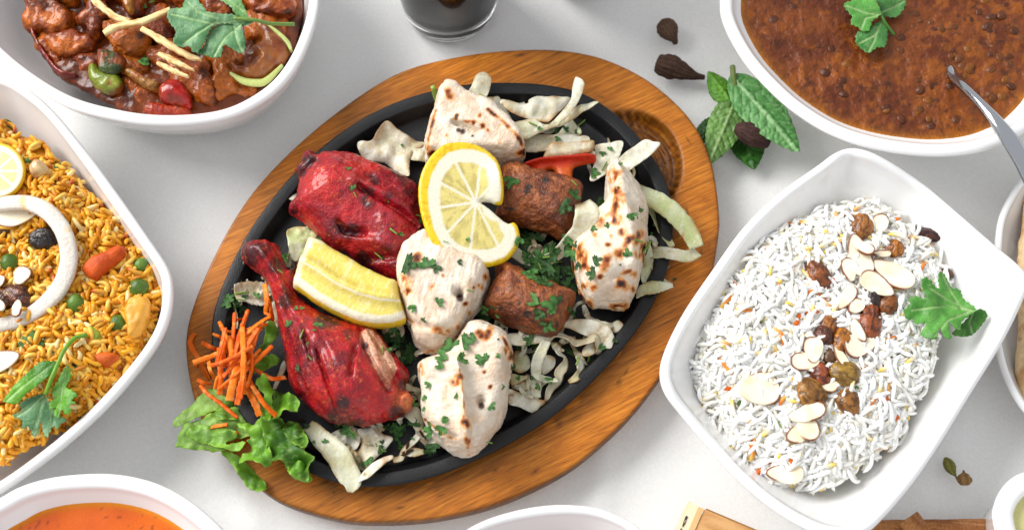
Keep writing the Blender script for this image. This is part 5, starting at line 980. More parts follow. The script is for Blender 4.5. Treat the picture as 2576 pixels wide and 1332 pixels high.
# ---- on the yellow rice
on = [(*p, .0535 + .004 * math.sin(i * .5)) for i, p in enumerate(c14([(-60, 240), (70, 215), (220, 215), (370, 285), (480, 425), (525, 600), (500, 760), (420, 900), (280, 1030), (130, 1110), (-40, 1150)]))]
V, F, e, a = ribbon_mesh(on, [34, 36, 38, 40, 40, 40, 40, 40, 38, 36, 34], .0045, 0, .06, 70, 9, 4)
C = mix(const('e4ddd2', len(V)), const('cdc3b6', len(V)), sst(-.2, .6, fbm(V, .01, 2, 4)) * .6); C = mix(C, const('cfc6bc', len(V)), .7 * np.exp(-((a + .15) / .12) ** 2)); C = mix(C, const('e6b450', len(V)), .7 * sst(.55, .7, fbm(V, .01, 2, 14)))
mk('onion_ring', V, F, M['veg'], C, label='thick white onion ring lying on the yellow rice', cat='onion', recv='the onion ring')
def ball(name, x, y, r_, cc, cd, label, cat, group, seed, sx=1.0, rot=0, mat='veg', sink=.3, hz=.9):
    h_ = hit(x, y); k = WID / 2576; V, F = ellip((0, 0, 0), (r_ * k * sx, r_ * k, r_ * k * hz), rot, 26, 18)
    V = V * (1 + .05 * fbm(V, .006, 2, seed))[:, None]; C = mix(const(cc, len(V)), const(cd, len(V)), sst(-.4, .5, fbm(V, .005, 3, seed + 1)))
    mk(name, V + np.array(h_[0]) + [0, 0, r_ * k * (sink - .15)], F, M[mat], C, label=label, cat=cat, group=group, recv='the ' + name.replace('_', ' '))
for i, (c, x, y, r_, lb) in enumerate(((c14, 75, 670, 68, 'green pea inside the onion ring'), (c14, 580, 975, 66, 'green pea just outside the onion ring'), (c14, 900, 1130, 62, 'dull green pea beside the yellow potato chunk'), (c2, 40, 155, 46, 'green pea at the top of the yellow rice by the dish wall'), (c2, 835, 980, 44, 'pale pea near the rounded dish corner'), (c2, 825, 1112, 54, 'dark green pea below the pale pea'), (c2, 350, 405, 32, 'green pea half buried above the onion ring'), (c2, 170, 370, 30, 'green pea beside the lemon on the yellow rice'))):
    p = c([(x, y)])[0]; ball('green_pea', *p, r_ * c.k, '64862a', '435f1a', lb, 'pea', 'peas in the yellow rice', 820 + i, mat='veg')
def chunk(name, outline, z, h, cc, cd, label, cat, seed, mat='veg', R=.006, p=2.4, group=None, recv=None, ra=.0006, rs=.005, dep=.004, feats=(), d=.001, vox=.0009, sauce=0.0):
    V, F = blob_mesh(outline, z, h, dep, R=R, p=p, d=d, voxel=vox, feats=feats, n=80); V = rough_up(V, F, ra, rs, 3, seed)
    f = fbm(V, .006, 3, seed + 1); C = mix(const(cc, len(V)), const(cd, len(V)), sst(-.4, .5, f))
    if sauce: C = mix(C, mix(const('8a3e10', len(V)), const('5e2208', len(V)), sst(-.2, .5, f)), sauce * sst(-.05, .3, fbm(V, .009, 3, seed + 4)))
    return mk(name, V, F, M[mat], C, label=label, cat=cat, group=group, recv=recv or 'the ' + name.replace('_', ' '))
chunk('carrot_cube', c14([(625, 715), (690, 640), (800, 590), (900, 540), (960, 560), (950, 620), (880, 690), (790, 760), (740, 808), (660, 765)]), .049, .006, 'd2581c', 'b8440e', 'orange carrot cube on the yellow rice', 'carrot', 31, 'carrot')
chunk('carrot_cube', c3([(540, 330), (600, 300), (690, 315), (690, 350), (620, 395), (550, 375)]), .044, .006, 'd0661e', 'ba4c12', 'carrot lump by the dish wall below the green pepper', 'carrot', 32, 'carrot')
chunk('pepper_piece', c3([(215, 190), (290, 155), (335, 175), (280, 215), (240, 240)]), .044, .004, 'b8300e', '96240a', 'red pepper bit under the onion ring', 'pepper', 33, 'citrus')
chunk('potato_chunk', c3([(735, 60), (780, 10), (850, -20), (880, 40), (860, 140), (800, 230), (760, 240), (740, 160)]), .044, .009, 'dfa23c', 'c98a2a', 'yellow potato chunk at the rim of the yellow rice', 'potato', 34, 'yrice', ra=.0014, R=.004)
chunk('potato_chunk', c2([(180, 420), (215, 365), (260, 370), (300, 430), (260, 460), (210, 470)]), .049, .008, 'e4c890', 'b88a5a', 'glossy pale chunk between the lemon and the onion ring', 'potato', 37, 'citrus')
chunk('pepper_piece', c3([(500, 140), (560, 150), (600, 200), (590, 240), (540, 255), (515, 200)]), .046, .005, '8a9a24', '6a7c18', 'olive green pepper piece on the yellow rice', 'pepper', 36, 'citrus')
raisin(*c14([(340, 490)])[0], 105 * c14.k, 80 * c14.k, -.2, '2e201c', '0e0a0a', 'shiny black raisin inside the onion ring', 'raisins on the yellow rice', 951)
raisin(*c14([(140, 940)])[0], 120 * c14.k, 85 * c14.k, .3, '6a3416', '38180a', 'large brown raisin at the lower inside of the onion ring', 'raisins on the yellow rice', 952)
raisin(*c14([(25, 960)])[0], 70 * c14.k, 75 * c14.k, .3, '7a4416', '42200a', 'brown raisin next to the large brown one', 'raisins on the yellow rice', 953)
raisin(*c14([(25, 410)])[0], 60 * c14.k, 70 * c14.k, .3, '6a3c16', '38200a', 'brown raisin beside the almond on the onion ring', 'raisins on the yellow rice', 954)
for i, (x, y, a_, b_, ro, lb) in enumerate(((130, 320, 160, 92, 1.1, 'white almond slice leaning on the onion ring'), (195, 780, 70, 60, .8, 'almond piece inside the onion ring'), (150, 1040, 62, 34, -.9, 'almond splinter on the lower onion ring'), (15, 830, 50, 50, .3, 'almond bit by the brown raisins'), (10, 1020, 50, 45, .8, 'almond bit under the brown raisins'))):
    p = c14([(x, y)])[0]; almond(*p, a_ * c14.k, b_ * c14.k, ro, lb, 'almond slices on the yellow rice', 860 + i, .12)
almond(*c3([(-10, 375)])[0], 125 * c3.k, 62 * c3.k, 1.5, 'white almond half at the lower yellow rice', 'almond slices on the yellow rice', 871, .08)
# lemon slice on the yellow rice
th = np.linspace(0, 2 * np.pi, 40, endpoint=False); lc = c2([(-25, 420)])[0]; lr = 178 * c2.k
V, F = blob_mesh([(lc[0] + lr * math.cos(t), lc[1] + lr * .95 * math.sin(t)) for t in th], .052, .002, .003, R=.0025, p=2.5, n=120, d=.001, voxel=.0008, it=2)
px = PROJ(V); rr = np.hypot(px[:, 0] - lc[0], (px[:, 1] - lc[1]) / .95) / lr; an = np.arctan2(px[:, 1] - lc[1], px[:, 0] - lc[0]); sg = (an / 2 / np.pi * 9) % 1; es = np.minimum(sg, 1 - sg) * rr
C = mix(const('f5eed2', len(V)), const('e8d47c', len(V)), sst(.03, .07, es) * sst(.76, .70, rr)); C = mix(C, const('ecc61e', len(V)), sst(.87, .92, rr))
mk_split('lemon_slice', V, F, M['citrus'], C, [('rind', (rr > .895) * 1.0), ('pith', (rr > .73) * 1.0), ('flesh', None)], 'lemon slice lying on the yellow rice', 'lemon', 'the rice lemon')
cl = empty('cilantro_sprig', Vector(u1(160, 1000, .045)), 'bright green cilantro sprig with curved stem on the yellow rice', 'cilantro')
traced_leaf('leaf', c3([(20, 580), (60, 530), (150, 430), (220, 362), (290, 350), (327, 350), (302, 420), (240, 482), (170, 542), (100, 602), (42, 596)]), .056, None, None, .003, '6aa82a', '3f8018', 2.5, veins=[c3([(325, 352), (200, 450), (40, 585)])], parent=cl, slope=(-.1, 0))
traced_leaf('leaf', c3([(395, 375), (408, 440), (385, 500), (425, 525), (458, 560), (425, 580), (452, 605), (405, 610), (420, 645), (382, 662), (355, 630), (340, 685), (312, 655), (320, 615), (285, 632), (288, 590), (312, 560), (295, 530), (322, 470), (350, 412)]), .055, None, None, .003, '6cac2a', '42861a', 3, veins=[c3([(390, 380), (360, 520), (340, 670)])], parent=cl)
traced_leaf('leaf', c3([(262, 540), (300, 602), (325, 650), (382, 690), (345, 705), (330, 745), (300, 725), (275, 795), (245, 760), (238, 700), (215, 770), (185, 785), (165, 735), (120, 745), (130, 700), (75, 672), (125, 640), (110, 602), (180, 562)]), .052, None, None, .003, '6c9a6c', '4a7c4c', 3.5, veins=[c3([(262, 545), (230, 650), (190, 770)]), c3([(262, 545), (160, 640), (90, 680)]), c3([(262, 545), (300, 650), (290, 760)])], parent=cl)
stem('stem', [(*p, z) for p, z in zip(c3([(505, 200), (430, 222), (372, 290), (340, 360), (300, 450), (265, 545)]), (.052, .055, .058, .058, .058, .055))], .0013, '78a832', parent=cl)
for x, y, r_, v in ((180, 240, 75, 0), (230, 250, 50, 1), (20, 220, 40, 3), (450, 390, 36, 3), (320, 300, 26, 4)):
    p = c3([(x, y)])[0]; h_ = hit(*p); o = bpy.data.objects.new('cilantro_leaf', CIL[v]); COL.objects.link(o); s = r_ * c3.k * WID / 2576 * 1.1
    lay(o, h_, rng.uniform(0, 6.28), (s * .8, s, s), .0022); tag(o, 'dark green herb bit on the yellow rice', 'cilantro', 'herb bits on the yellow rice')

# ================================================================== MEAT CURRY IN THE DEEP BOWL
cur = [(70, 0), (72, 60), (90, 120), (125, 165), (165, 205), (230, 238), (300, 272), (360, 292), (440, 298), (520, 292), (610, 258), (690, 208), (735, 140), (758, 60), (765, -20), (740, -150), (640, -260), (450, -310), (250, -290), (120, -200), (80, -100)]
V, F = blob_mesh(cur, .040, .003, .016, R=.012, p=1.8, d=.0015, voxel=.0014, n=140); V = rough_up(V, F, .0018, .012, 3, 61); V = rough_up(V, F, .0008, .004, 2, 62)
a = fbm(V, .015, 3, 63); C = mix(const('6c300a', len(V)), const('4a1c06', len(V)), sst(-.3, .4, a)); C = mix(C, const('8a3c14', len(V)), .6 * sst(.1, .5, fbm(V, .006, 3, 64)))
mk('curry_sauce', V, F, M['sauce'], C, label='dark glossy brown sauce pooled in the deep oval bowl', cat='sauce', recv='the curry sauce')
def egg(x, y, rx, ry, rot, sq=.18, seed=0, k=14):
    r_ = np.random.default_rng(seed); t = np.linspace(0, 2 * np.pi, k, endpoint=False); r = 1 + sq * (r_.random(k) - .5) * 2
    X, Y = rx * r * np.cos(t), ry * r * np.sin(t); c, s = math.cos(rot), math.sin(rot); return list(zip(x + X * c - Y * s, y + X * s + Y * c))
meats = [(135, 55, 54, 46, .3, .050), (190, 112, 60, 34, .15, .050), (310, 98, 54, 36, .1, .056), (245, 45, 40, 44, .5, .056), (485, 198, 70, 54, .5, .050), (665, 14, 68, 34, .1, .056), (585, 208, 40, 50, .3, .048), (400, 68, 38, 42, .8, .053), (615, 232, 46, 26, -.4, .045), (340, 8, 42, 30, .2, .053), (130, -30, 60, 40, .2, .052), (550, 10, 55, 40, .3, .052), (440, -30, 60, 45, .1, .055), (230, -40, 50, 40, .6, .055), (650, 70, 50, 40, .4, .050), (700, 70, 30, 50, .2, .046), (360, 240, 55, 30, .4, .043), (130, 118, 40, 50, -.4, .045), (560, 150, 45, 36, .2, .047), (180, 175, 60, 26, .6, .042), (500, 110, 50, 40, .2, .048), (240, 165, 40, 30, .2, .045), (330, 175, 40, 30, .7, .047), (90, 10, 26, 50, .1, .046), (420, 150, 46, 34, .4, .048)]
for i, (x, y, rx, ry, ro, zt) in enumerate(meats):
    o_ = egg(x, y, rx * 1.08, ry * 1.05, ro, .36, 300 + i, 10); V, F = blob_mesh(o_, zt - .009, .010, .009, R=.008, p=2.6, it=1, d=.0012, voxel=.0011, n=70)
    V = rough_up(V, F, .0040, .011, 3, 310 + i); V = rough_up(V, F, .0012, .004, 3, 350 + i)
    a = fbm(V, .010, 3, 400 + i); f = fbm(V, .0035, 3, 440 + i); base = ('8c400c', '7c3208', '9c5010', '6c2a06')[i % 4]
    C = mix(const(base, len(V)), const('b86014', len(V)), .7 * sst(0, .5, a)); C = mix(C, const('360e04', len(V)), .85 * sst(.05, .5, -a)); C = mix(C, const('c06414', len(V)), .5 * sst(.2, .5, f))
    mk('curry_meat_chunk', V, F, M['curry'], C, label='reddish brown meat chunk coated in curry sauce', cat='meat', group='meat chunks in the curry', recv='the curry meat')
G = 'vegetables in the curry'
chunk('pepper_piece', c1([(672, 520), (740, 490), (800, 560), (900, 580), (945, 640), (930, 700), (850, 725), (760, 700), (690, 620)]), .045, .007, '8a9428', '6a7a1c', 'glossy olive green pepper piece low in the curry', 'pepper', 71, 'citrus', R=.008, sauce=.9, ra=.0011)
chunk('pepper_piece', c1([(745, 395), (830, 385), (930, 420), (955, 490), (900, 560), (830, 580), (755, 540)]), .050, .005, '3c4a20', '26301a', 'dark green charred pepper square above the olive piece', 'pepper', 72, 'curry', R=.006, sauce=.9, ra=.0011)
chunk('pepper_piece', c1([(960, 545), (1030, 545), (1150, 610), (1230, 640), (1200, 700), (1120, 680), (1010, 610)]), .048, .005, '9a6a2c', '6a4018', 'brownish soft onion strip beside the tomato', 'onion', 73, 'curry', R=.006, sauce=.9, ra=.0011)
chunk('pepper_piece', c1([(925, 0), (990, -20), (1020, 60), (1000, 120), (960, 80)]), .056, .005, 'c08a3a', '9a6220', 'amber pepper strip between meat chunks', 'pepper', 74, 'citrus', R=.005, sauce=.9, ra=.0011)
bigp = chunk('pepper_piece', c1([(1745, 470), (1850, 520), (1870, 420), (1960, 360), (2000, 300), (1930, 180), (2010, 175), (2110, 250), (2200, 340), (2218, 390), (2150, 500), (2030, 610), (1920, 628), (1800, 590)]), .050, .008, 'a8601c', '8e4a14', 'large curved green pepper with pale rim coated in orange sauce', 'pepper', 75, 'citrus', R=.010, sauce=.9, ra=.0011, feats=[('l', c1([(1960, 360), (2030, 450), (1950, 540)]), 10, .003)])
for i, pts in enumerate(([(1755, 560), (1850, 615), (1950, 632), (2030, 612), (2150, 500)], [(2010, 178), (2110, 250), (2190, 330), (2218, 390)])):
    V, F, e, a = ribbon_mesh([(*p, .0545) for p in c1(pts)], [6, 16, 18, 16, 6][:len(pts)] if i == 0 else [5, 11, 12, 6], .004, None, .1, 30, 6, i); mk('flesh_rim', V, F, M['citrus'], const('c6d07a', len(V)), parent=bigp, label='pale green flesh rim')
chunk('tomato_piece', c1([(1212, 700), (1260, 650), (1330, 625), (1400, 650), (1460, 740), (1462, 820), (1380, 815), (1290, 800), (1220, 770)]), .046, .010, 'b8160e', '98100a', 'shiny bright red tomato piece at the front of the curry', 'tomato', 76, 'citrus', R=.012, sauce=.55, ra=.0011)
chunk('tomato_piece', c1([(1100, 820), (1170, 780), (1280, 800), (1400, 790), (1475, 870), (1380, 895), (1220, 895), (1120, 870)]), .042, .005, 'b03a14', '8a2410', 'torn red tomato skin below the bright tomato', 'tomato', 77, 'curry', R=.006, sauce=.9, ra=.0011)
chunk('pepper_piece', c1([(230, 130), (260, 110), (280, 250), (340, 370), (450, 520), (600, 580), (470, 590), (370, 480), (290, 370), (235, 260)]), .042, .005, '8a1410', '5e100c', 'dark red pepper strip along the bowl wall', 'pepper', 78, 'citrus', R=.006, sauce=.9, ra=.0011)
for i, (pts, w_, lb) in enumerate((([(690, -20), (780, 60), (880, 130), (990, 165)], [40, 52, 48, 40], 'ginger stick running up out of the curry bowl'), ([(790, 255), (900, 200), (1080, 165), (1200, 115), (1300, 75)], [50, 50, 52, 50, 40], 'curved pale ginger stick crossing the meat'), ([(1080, 220), (1200, 290), (1350, 380), (1450, 430), (1530, 455)], [40, 52, 52, 46, 30], 'longest straight ginger stick beside the cilantro'), ([(1210, 410), (1330, 470), (1475, 535)], [34, 50, 12], 'short white ginger sliver near the front'), ([(1200, 480), (1320, 540), (1435, 585)], [30, 40, 16], 'lowest short ginger sliver near the front'))):
    V, F, e, a = ribbon_mesh([(*p, .064 + .001 * i) for p in c1(pts)], np.array(w_) * c1.k, .003, None, .4, 36, 7, 80 + i)
    C = mix(const('e2c890', len(V)), const('c08a48', len(V)), sst(-.1, .5, fbm(np.c_[e * .05, a * .01, a * 0], .006, 3, i))); mk('ginger_stick', V, F, M['almond'], C, label=lb, cat='ginger', group='ginger sticks on the curry', recv='the ginger')
cl = empty('cilantro_sprig', Vector(u1(560, 90, .062)), 'large blue green cilantro sprig with stem on the meat curry', 'cilantro')
traced_leaf('leaf', c1([(1930, 150), (1800, 112), (1600, 108), (1550, 60), (1480, 0), (1400, 8), (1388, 62), (1340, 60), (1280, 85), (1275, 130), (1300, 190), (1345, 250), (1330, 300), (1325, 332), (1370, 362), (1440, 358), (1470, 397), (1510, 390), (1560, 330), (1592, 250), (1655, 182), (1755, 172), (1850, 185)]), .073, None, None, .003, '76a272', '4a804c', 2.6, veins=[c1([(1900, 155), (1600, 180), (1300, 110)]), c1([(1650, 165), (1520, 250), (1390, 340)]), c1([(1650, 140), (1500, 90), (1430, 20)])], parent=cl)
traced_leaf('leaf', c1([(1755, 172), (1680, 182), (1602, 242), (1562, 342), (1500, 402), (1560, 422), (1622, 442), (1682, 432), (1702, 372), (1722, 352), (1780, 382), (1842, 402), (1867, 342), (1852, 252), (1842, 202), (1902, 177)]), .070, None, None, .003, '76a272', '4a804c', 2.6, veins=[c1([(1850, 180), (1720, 280), (1630, 430)]), c1([(1780, 200), (1800, 300), (1840, 390)])], parent=cl)
traced_leaf('leaf', c1([(1930, 150), (1888, 122), (1862, 60), (1800, -30), (1650, -20), (1700, 22), (1760, 62), (1800, 112)]), .074, None, None, .003, '6ea05c', '488a44', 2.0, veins=[c1([(1920, 148), (1840, 80), (1720, -10)])], parent=cl)
stem('stem', [(*p, z) for p, z in zip(c1([(1780, 140), (1930, 152), (2060, 180), (2240, 185)]), (.074, .073, .068, .062))], .0012, '7a9a4a', parent=cl)
for x, y, r_, v, rz in ((1060, 480, 75, 4, 2.0), (1130, 470, 60, 1, .5), (1110, 60, 60, 4, .3), (1150, 30, 60, 5, .6)):
    p = c1([(x, y)])[0]; h_ = hit(*p); o = bpy.data.objects.new('cilantro_leaf', CIL[v]); COL.objects.link(o); s = r_ * c1.k * WID / 2576 * 1.2; lay(o, h_, rz, (s * .8, s, s), .0015); tag(o, 'small chopped green cilantro bit on the meat curry', 'cilantro', 'cilantro bits on the curry')

# ================================================================== LENTIL BOWL GARNISH AND SPOON
cl = empty('cilantro_sprig', Vector(u1(2190, 60, .056)), 'three leaved cilantro sprig floating on the lentil curry', 'cilantro')
traced_leaf('leaf', c7([(1335, 25), (1390, 5), (1440, -20), (1540, -20), (1570, 60), (1590, 100), (1560, 130), (1530, 150), (1510, 210), (1460, 218), (1425, 190), (1380, 170), (1385, 120), (1345, 70)]), .064, None, None, .003, '6aae50', '4a9038', 3, veins=[c7([(1590, 105), (1480, 90), (1350, 40)]), c7([(1560, 110), (1480, 130), (1450, 210)])], parent=cl)
traced_leaf('leaf', c7([(1570, -20), (1740, -20), (1765, 10), (1750, 60), (1700, 115), (1640, 112), (1600, 90)]), .061, None, None, .002, '4c8440', '356e30', 2.6, veins=[c7([(1600, 85), (1680, 50), (1750, 10)])], parent=cl)
traced_leaf('leaf', c7([(1600, 140), (1635, 190), (1640, 240), (1620, 320), (1560, 340), (1500, 378), (1450, 340), (1420, 290), (1425, 225), (1500, 210), (1550, 160)]), .061, None, None, .003, '58984c', '3f8038', 3, veins=[c7([(1605, 145), (1540, 250), (1440, 300)]), c7([(1570, 200), (1540, 290), (1500, 370)])], parent=cl)
stem('stem', [(*p, z) for p, z in zip(c7([(1560, 50), (1595, 110), (1620, 160), (1680, 240)]), (.064, .063, .061, .056))], .0011, '5a8a34', parent=cl)
sp = [(*p, z) for p, z in zip(c7([(2030, 380), (2090, 520), (2160, 590), (2260, 690), (2370, 810), (2470, 940), (2540, 1050), (2600, 1160), (2680, 1330)]), (.046, .056, .066, .074, .079, .079, .075, .068, .058))]
V, F, e, a = ribbon_mesh(sp, [40, 27, 24, 25, 32, 40, 44, 46, 44], .0028, None, 0, 60, 11, 1, -.0016)
s_par = empty('serving_spoon', Vector(u1(2480, 280, .055)), 'polished steel serving spoon standing in the lentil curry', 'spoon')
mk('handle', V, F, M['steel'], parent=s_par)
bw = u1(2360, 105, .040); V, F = ellip((0, 0, 0), (.020, .031, .010), .5, 30, 20); V = V[:, :] * 1.0; lowh = V[:, 2] > 0; V[lowh, 2] *= -.8
mk('spoon_bowl', V + np.array([bw[0], bw[1], .044]), F, M['steel'], parent=s_par)

# ================================================================== MINT AND SPICES ON THE CLOTH
ms = empty('mint_sprig', Vector(u1(1860, 300, .0)), 'fresh green mint sprig lying on the cloth between board and lentil bowl', 'mint')
def mint(a, b_, w0, z, light, dark_, vein, slope=(0, 0), cup=0.0, fold=.15):
    a, b_ = np.array(a), np.array(b_); L_ = np.linalg.norm(b_ - a); t = (b_ - a) / L_; s = np.array([-t[1], t[0]])
    th = np.linspace(0, 1, 60); wd = w0 / 2 * np.sin(np.pi * th ** .82) ** .75 * (1 + .10 * np.abs((th * 11) % 1 - .5)) * (1 - .15 * th)
    left = [a + t * L_ * u + s * w_ for u, w_ in zip(th, wd)]; right = [a + t * L_ * u - s * w_ for u, w_ in zip(th[::-1], wd[::-1])]
    P0 = np.array(left + right[1:-1])
    def vpat(px):
        u = (px - a) @ t / L_; v = (px - a) @ s / (w0 / 2); side = np.abs(((u * 1.0 - np.abs(v) * .23) * 8.5 + .5 * (v > 0)) % 1 - .5) * 2
        return u, v, side
    seed = int(L_ * 3)
    def zf(P, px, d):
        u, v, side = vpat(px); cells = np.abs(fbm(np.c_[u * 14, v * 3.5, u * 0], 1, 2, seed))
        return .0011 * sst(.75, 1.0, side) * -1 + .0010 * sst(0, .25, cells) + .0012 * sst(.12, .0, np.abs(v)) - fold * .012 * v * v + .002 * np.sin(u * 4 + seed) + (P - P.mean(0)) @ np.array(slope)
    V, F, d = sheet_mesh(P0, z, zf, .0006, d=.0008, smooth=False); px = PROJ(V); u, v, side = vpat(px); cells = np.abs(fbm(np.c_[u * 14, v * 3.5, u * 0], 1, 2, seed))
    C = mix(const(dark_, len(V)), const(light, len(V)), sst(-.4, .4, fbm(V, .01, 2, seed) + .2 * (cells - .3))); C = mix(C, const(vein, len(V)), .7 * sst(.10, .03, np.abs(v)) + .45 * sst(.82, 1, side) + .25 * sst(.08, 0, cells) * (np.abs(v) > .1))
    mk('leaf', V, F, M['leaf'], C, parent=ms)
mint((1838, 262), (1782, 178), 62, .016, '5e9a1c', '437c10', '74ac34', fold=.3)
mint((1830, 300), (1738, 358), 60, .006, '2c5a1e', '1c4212', '46722c')
mint((1868, 285), (1896, 430), 100, .005, '3c7c22', '2a6016', '2a5614', fold=.05)
mint((1857, 238), (1783, 412), 92, .016, '72a04c', '587f3a', 'b0cc88')
mint((1838, 186), (2010, 386), 108, .023, '74ae66', '5a9a50', 'b0d49c', slope=(.05, 0))
stem('stem', [(1843, 168, .022), (1845, 190, .024), (1852, 240, .018), (1858, 290, .012)], .0019, '7a8a4a', parent=ms)
def pod(name, pts, rad, c, label, cat, seed, ridge=13, group=None, zoff=0.0, amp=.10, mat='bark'):
    W = smooth_open(np.array([np.r_[u1(p[0], p[1], p[2]), 0] for p in pts])[:, :3], 40); r_ = np.interp(np.linspace(0, 1, 40), np.linspace(0, 1, len(rad)), np.array(rad) * WID / 2576)
    V, F = tube_mesh(W, r_, 36, .85); k = np.tile(np.arange(36), 40); th = k / 36 * 2 * np.pi; ctr = np.repeat(W, 36, 0)
    V = ctr + (V - ctr) * (1 + amp * np.cos(th * ridge + 2 * fbm(V, .006, 2, seed)) + amp * 1.6 * fbm(V, .004, 3, seed + 1))[:, None]
    C = const(c, len(V)) * (1 + .5 * np.cos(th * ridge + 2 * fbm(V, .006, 2, seed)) * .5 + .3 * fbm(V, .003, 2, seed + 3))[:, None]
    return mk(name, V, F, M[mat], C, label=label, cat=cat, group=group, recv='the ' + name.replace('_', ' '))
BG = 'large brown cardamom pods'
pod('black_cardamom', [(1660, 58, .008), (1676, 70, .008), (1690, 90, .008), (1697, 102, .006), (1699, 112, .005)], [14, 25, 27, 25, 20, 10, 5], '5a4436', 'round brown cardamom pod nearest the glass', 'cardamom', 21, group=BG)
pod('black_cardamom', [(1655, 158, .009), (1680, 166, .010), (1715, 178, .009), (1745, 190, .007), (1772, 195, .005)], [24, 30, 31, 27, 21, 14, 8, 6], '4a362c', 'long brown cardamom pod with a frayed end beside the mint', 'cardamom', 22, group=BG, amp=.13)
pod('black_cardamom', [(1848, 322, .020), (1868, 328, .020), (1895, 340, .019), (1920, 352, .017), (1935, 358, .016)], [10, 24, 29, 29, 24, 15], '46302c', 'dark purple brown cardamom pod lying on the mint', 'cardamom', 23, group=BG, amp=.08)
pod('green_cardamom', [(2377, 1150, .005), (2385, 1163, .006), (2395, 1182, .006), (2404, 1196, .005), (2408, 1206, .004)], [3, 11, 14, 13, 8, 2, 2], '77743a', 'slim olive green cardamom pod', 'cardamom', 24, ridge=6, group='small green cardamom pods', amp=.06)
pod('green_cardamom', [(2424, 1182, .005), (2425, 1192, .006), (2427, 1206, .007), (2428, 1218, .006)], [2, 4, 13, 17, 17, 10], '8c6a42', 'round split brown cardamom pod', 'cardamom', 25, ridge=6, group='small green cardamom pods', amp=.06)
# cinnamon quills: rolled bark
def quill(a, b_, r_, z, label, seed):
    A, Bv = u1(*a, z), u1(*b_, z); n = 40; W = A + (Bv - A) * np.linspace(0, 1, n)[:, None]; T = (Bv - A) / np.linalg.norm(Bv - A); Sd = np.cross(T, [0, 0, 1]); N = np.cross(Sd, T); k = r_ * WID / 2576
    t = np.linspace(0, 1, 70); ang = -1.57 + t * 2 * np.pi * 1.7; rad = k * (1 - .55 * t ** 1.3)   # rolled scroll
    line = np.c_[rad * np.cos(ang), rad * np.sin(ang)]; th_ = .0011
    tn = np.gradient(line, axis=0); nn = np.c_[-tn[:, 1], tn[:, 0]] / (np.linalg.norm(tn, axis=1, keepdims=True) + 1e-9)
    ring = np.vstack([line + nn * th_ / 2, (line - nn * th_ / 2)[::-1]]); m = len(ring)
    V = (W[:, None] + ring[None, :, 0:1] * Sd + ring[None, :, 1:2] * N).reshape(-1, 3); I = np.arange(n * m).reshape(n, m); J = np.roll(I, -1, 1)
    F = np.stack([I[:-1], J[:-1], J[1:], I[1:]], -1).reshape(-1, 4); h2 = m // 2
    caps = np.array([[I[q, i], I[q, i + 1], I[q, m - 2 - i], I[q, m - 1 - i]] for q in (0, n - 1) for i in range(h2 - 1)])
    V = V + .0004 * np.c_[fbm(V, .006, 3, seed), fbm(V, .006, 3, seed + 1), fbm(V, .006, 3, seed + 2)]
    a = fbm((V - A) @ np.c_[T * .15, Sd, N], .003, 3, seed); C = mix(const('b07848', len(V)), const('8c5632', len(V)), sst(-.3, .4, a)); C = mix(C, const('c69468', len(V)), .6 * sst(.3, .6, a))
    mk('cinnamon_stick', V, np.vstack([F, caps]), M['bark'], C, label=label, cat='cinnamon', group='cinnamon sticks')
quill((2180, 1334), (2500, 1330), 27, .0075, 'horizontal cinnamon stick lying on the cloth', 3)
quill((2286, 1300), (2380, 1425), 26, .0195, 'cinnamon stick lying crosswise on the other one', 5)

# ================================================================== GLASSES, BOX, CUP, BREAD
def glass(cx, cy, r0, r1, H, liq, label, base=.009, twin=''):
    c = u1(cx, cy, 0); n = 72; th = np.linspace(0, 2 * np.pi, n, endpoint=False); ring = lambda r_, z: np.c_[c[0] + r_ * np.cos(th), c[1] + r_ * np.sin(th), np.full(n, z)]
    ro = lambda z: r0 + (r1 - r0) * (z / H) ** .9
    rings = [ring(r0 * .80, .0012), ring(r0 * .9, .0004), ring(r0 * .975, .001), ring(r0, .0035)] + [ring(ro(z), z) for z in np.linspace(.01, H, 12)] + [ring(ro(H) - .001, H + .0008)] + [ring(ro(z) - .0022, z) for z in np.linspace(H, base + .006, 12)] + [ring(ro(base) - .004, base + .001), ring(ro(base) * .6, base)]
    p = empty('drinking_glass', Vector((c[0], c[1], 0)), label, 'glass'); V, F = lathe_rings(rings); mk('glass_wall', V, F, M['glass'], parent=p)
    top = H * .8; rl = [ring(ro(base) * .6, base + .0004), ring(ro(base) - .0046, base + .0014)] + [ring(ro(z) - .0021, z) for z in np.linspace(base + .007, top, 10)]
    V, F = lathe_rings(rl); return p, V, F, c
p, V, F, c = glass(1131, 8, .0318, .041, .12, 'cola', 'tall clear glass of dark cola standing behind the board')
mk('cola_drink', V, F, M['cola'], label='dark cola filling the tall clear glass', cat='drink')
p, V, F, c = glass(1468, -106, .033, .042, .12, 'berry', 'second glass with red drink showing only its base behind the board')
mk('red_drink', V, F, M['berry'], label='red drink filling the second glass', cat='drink')

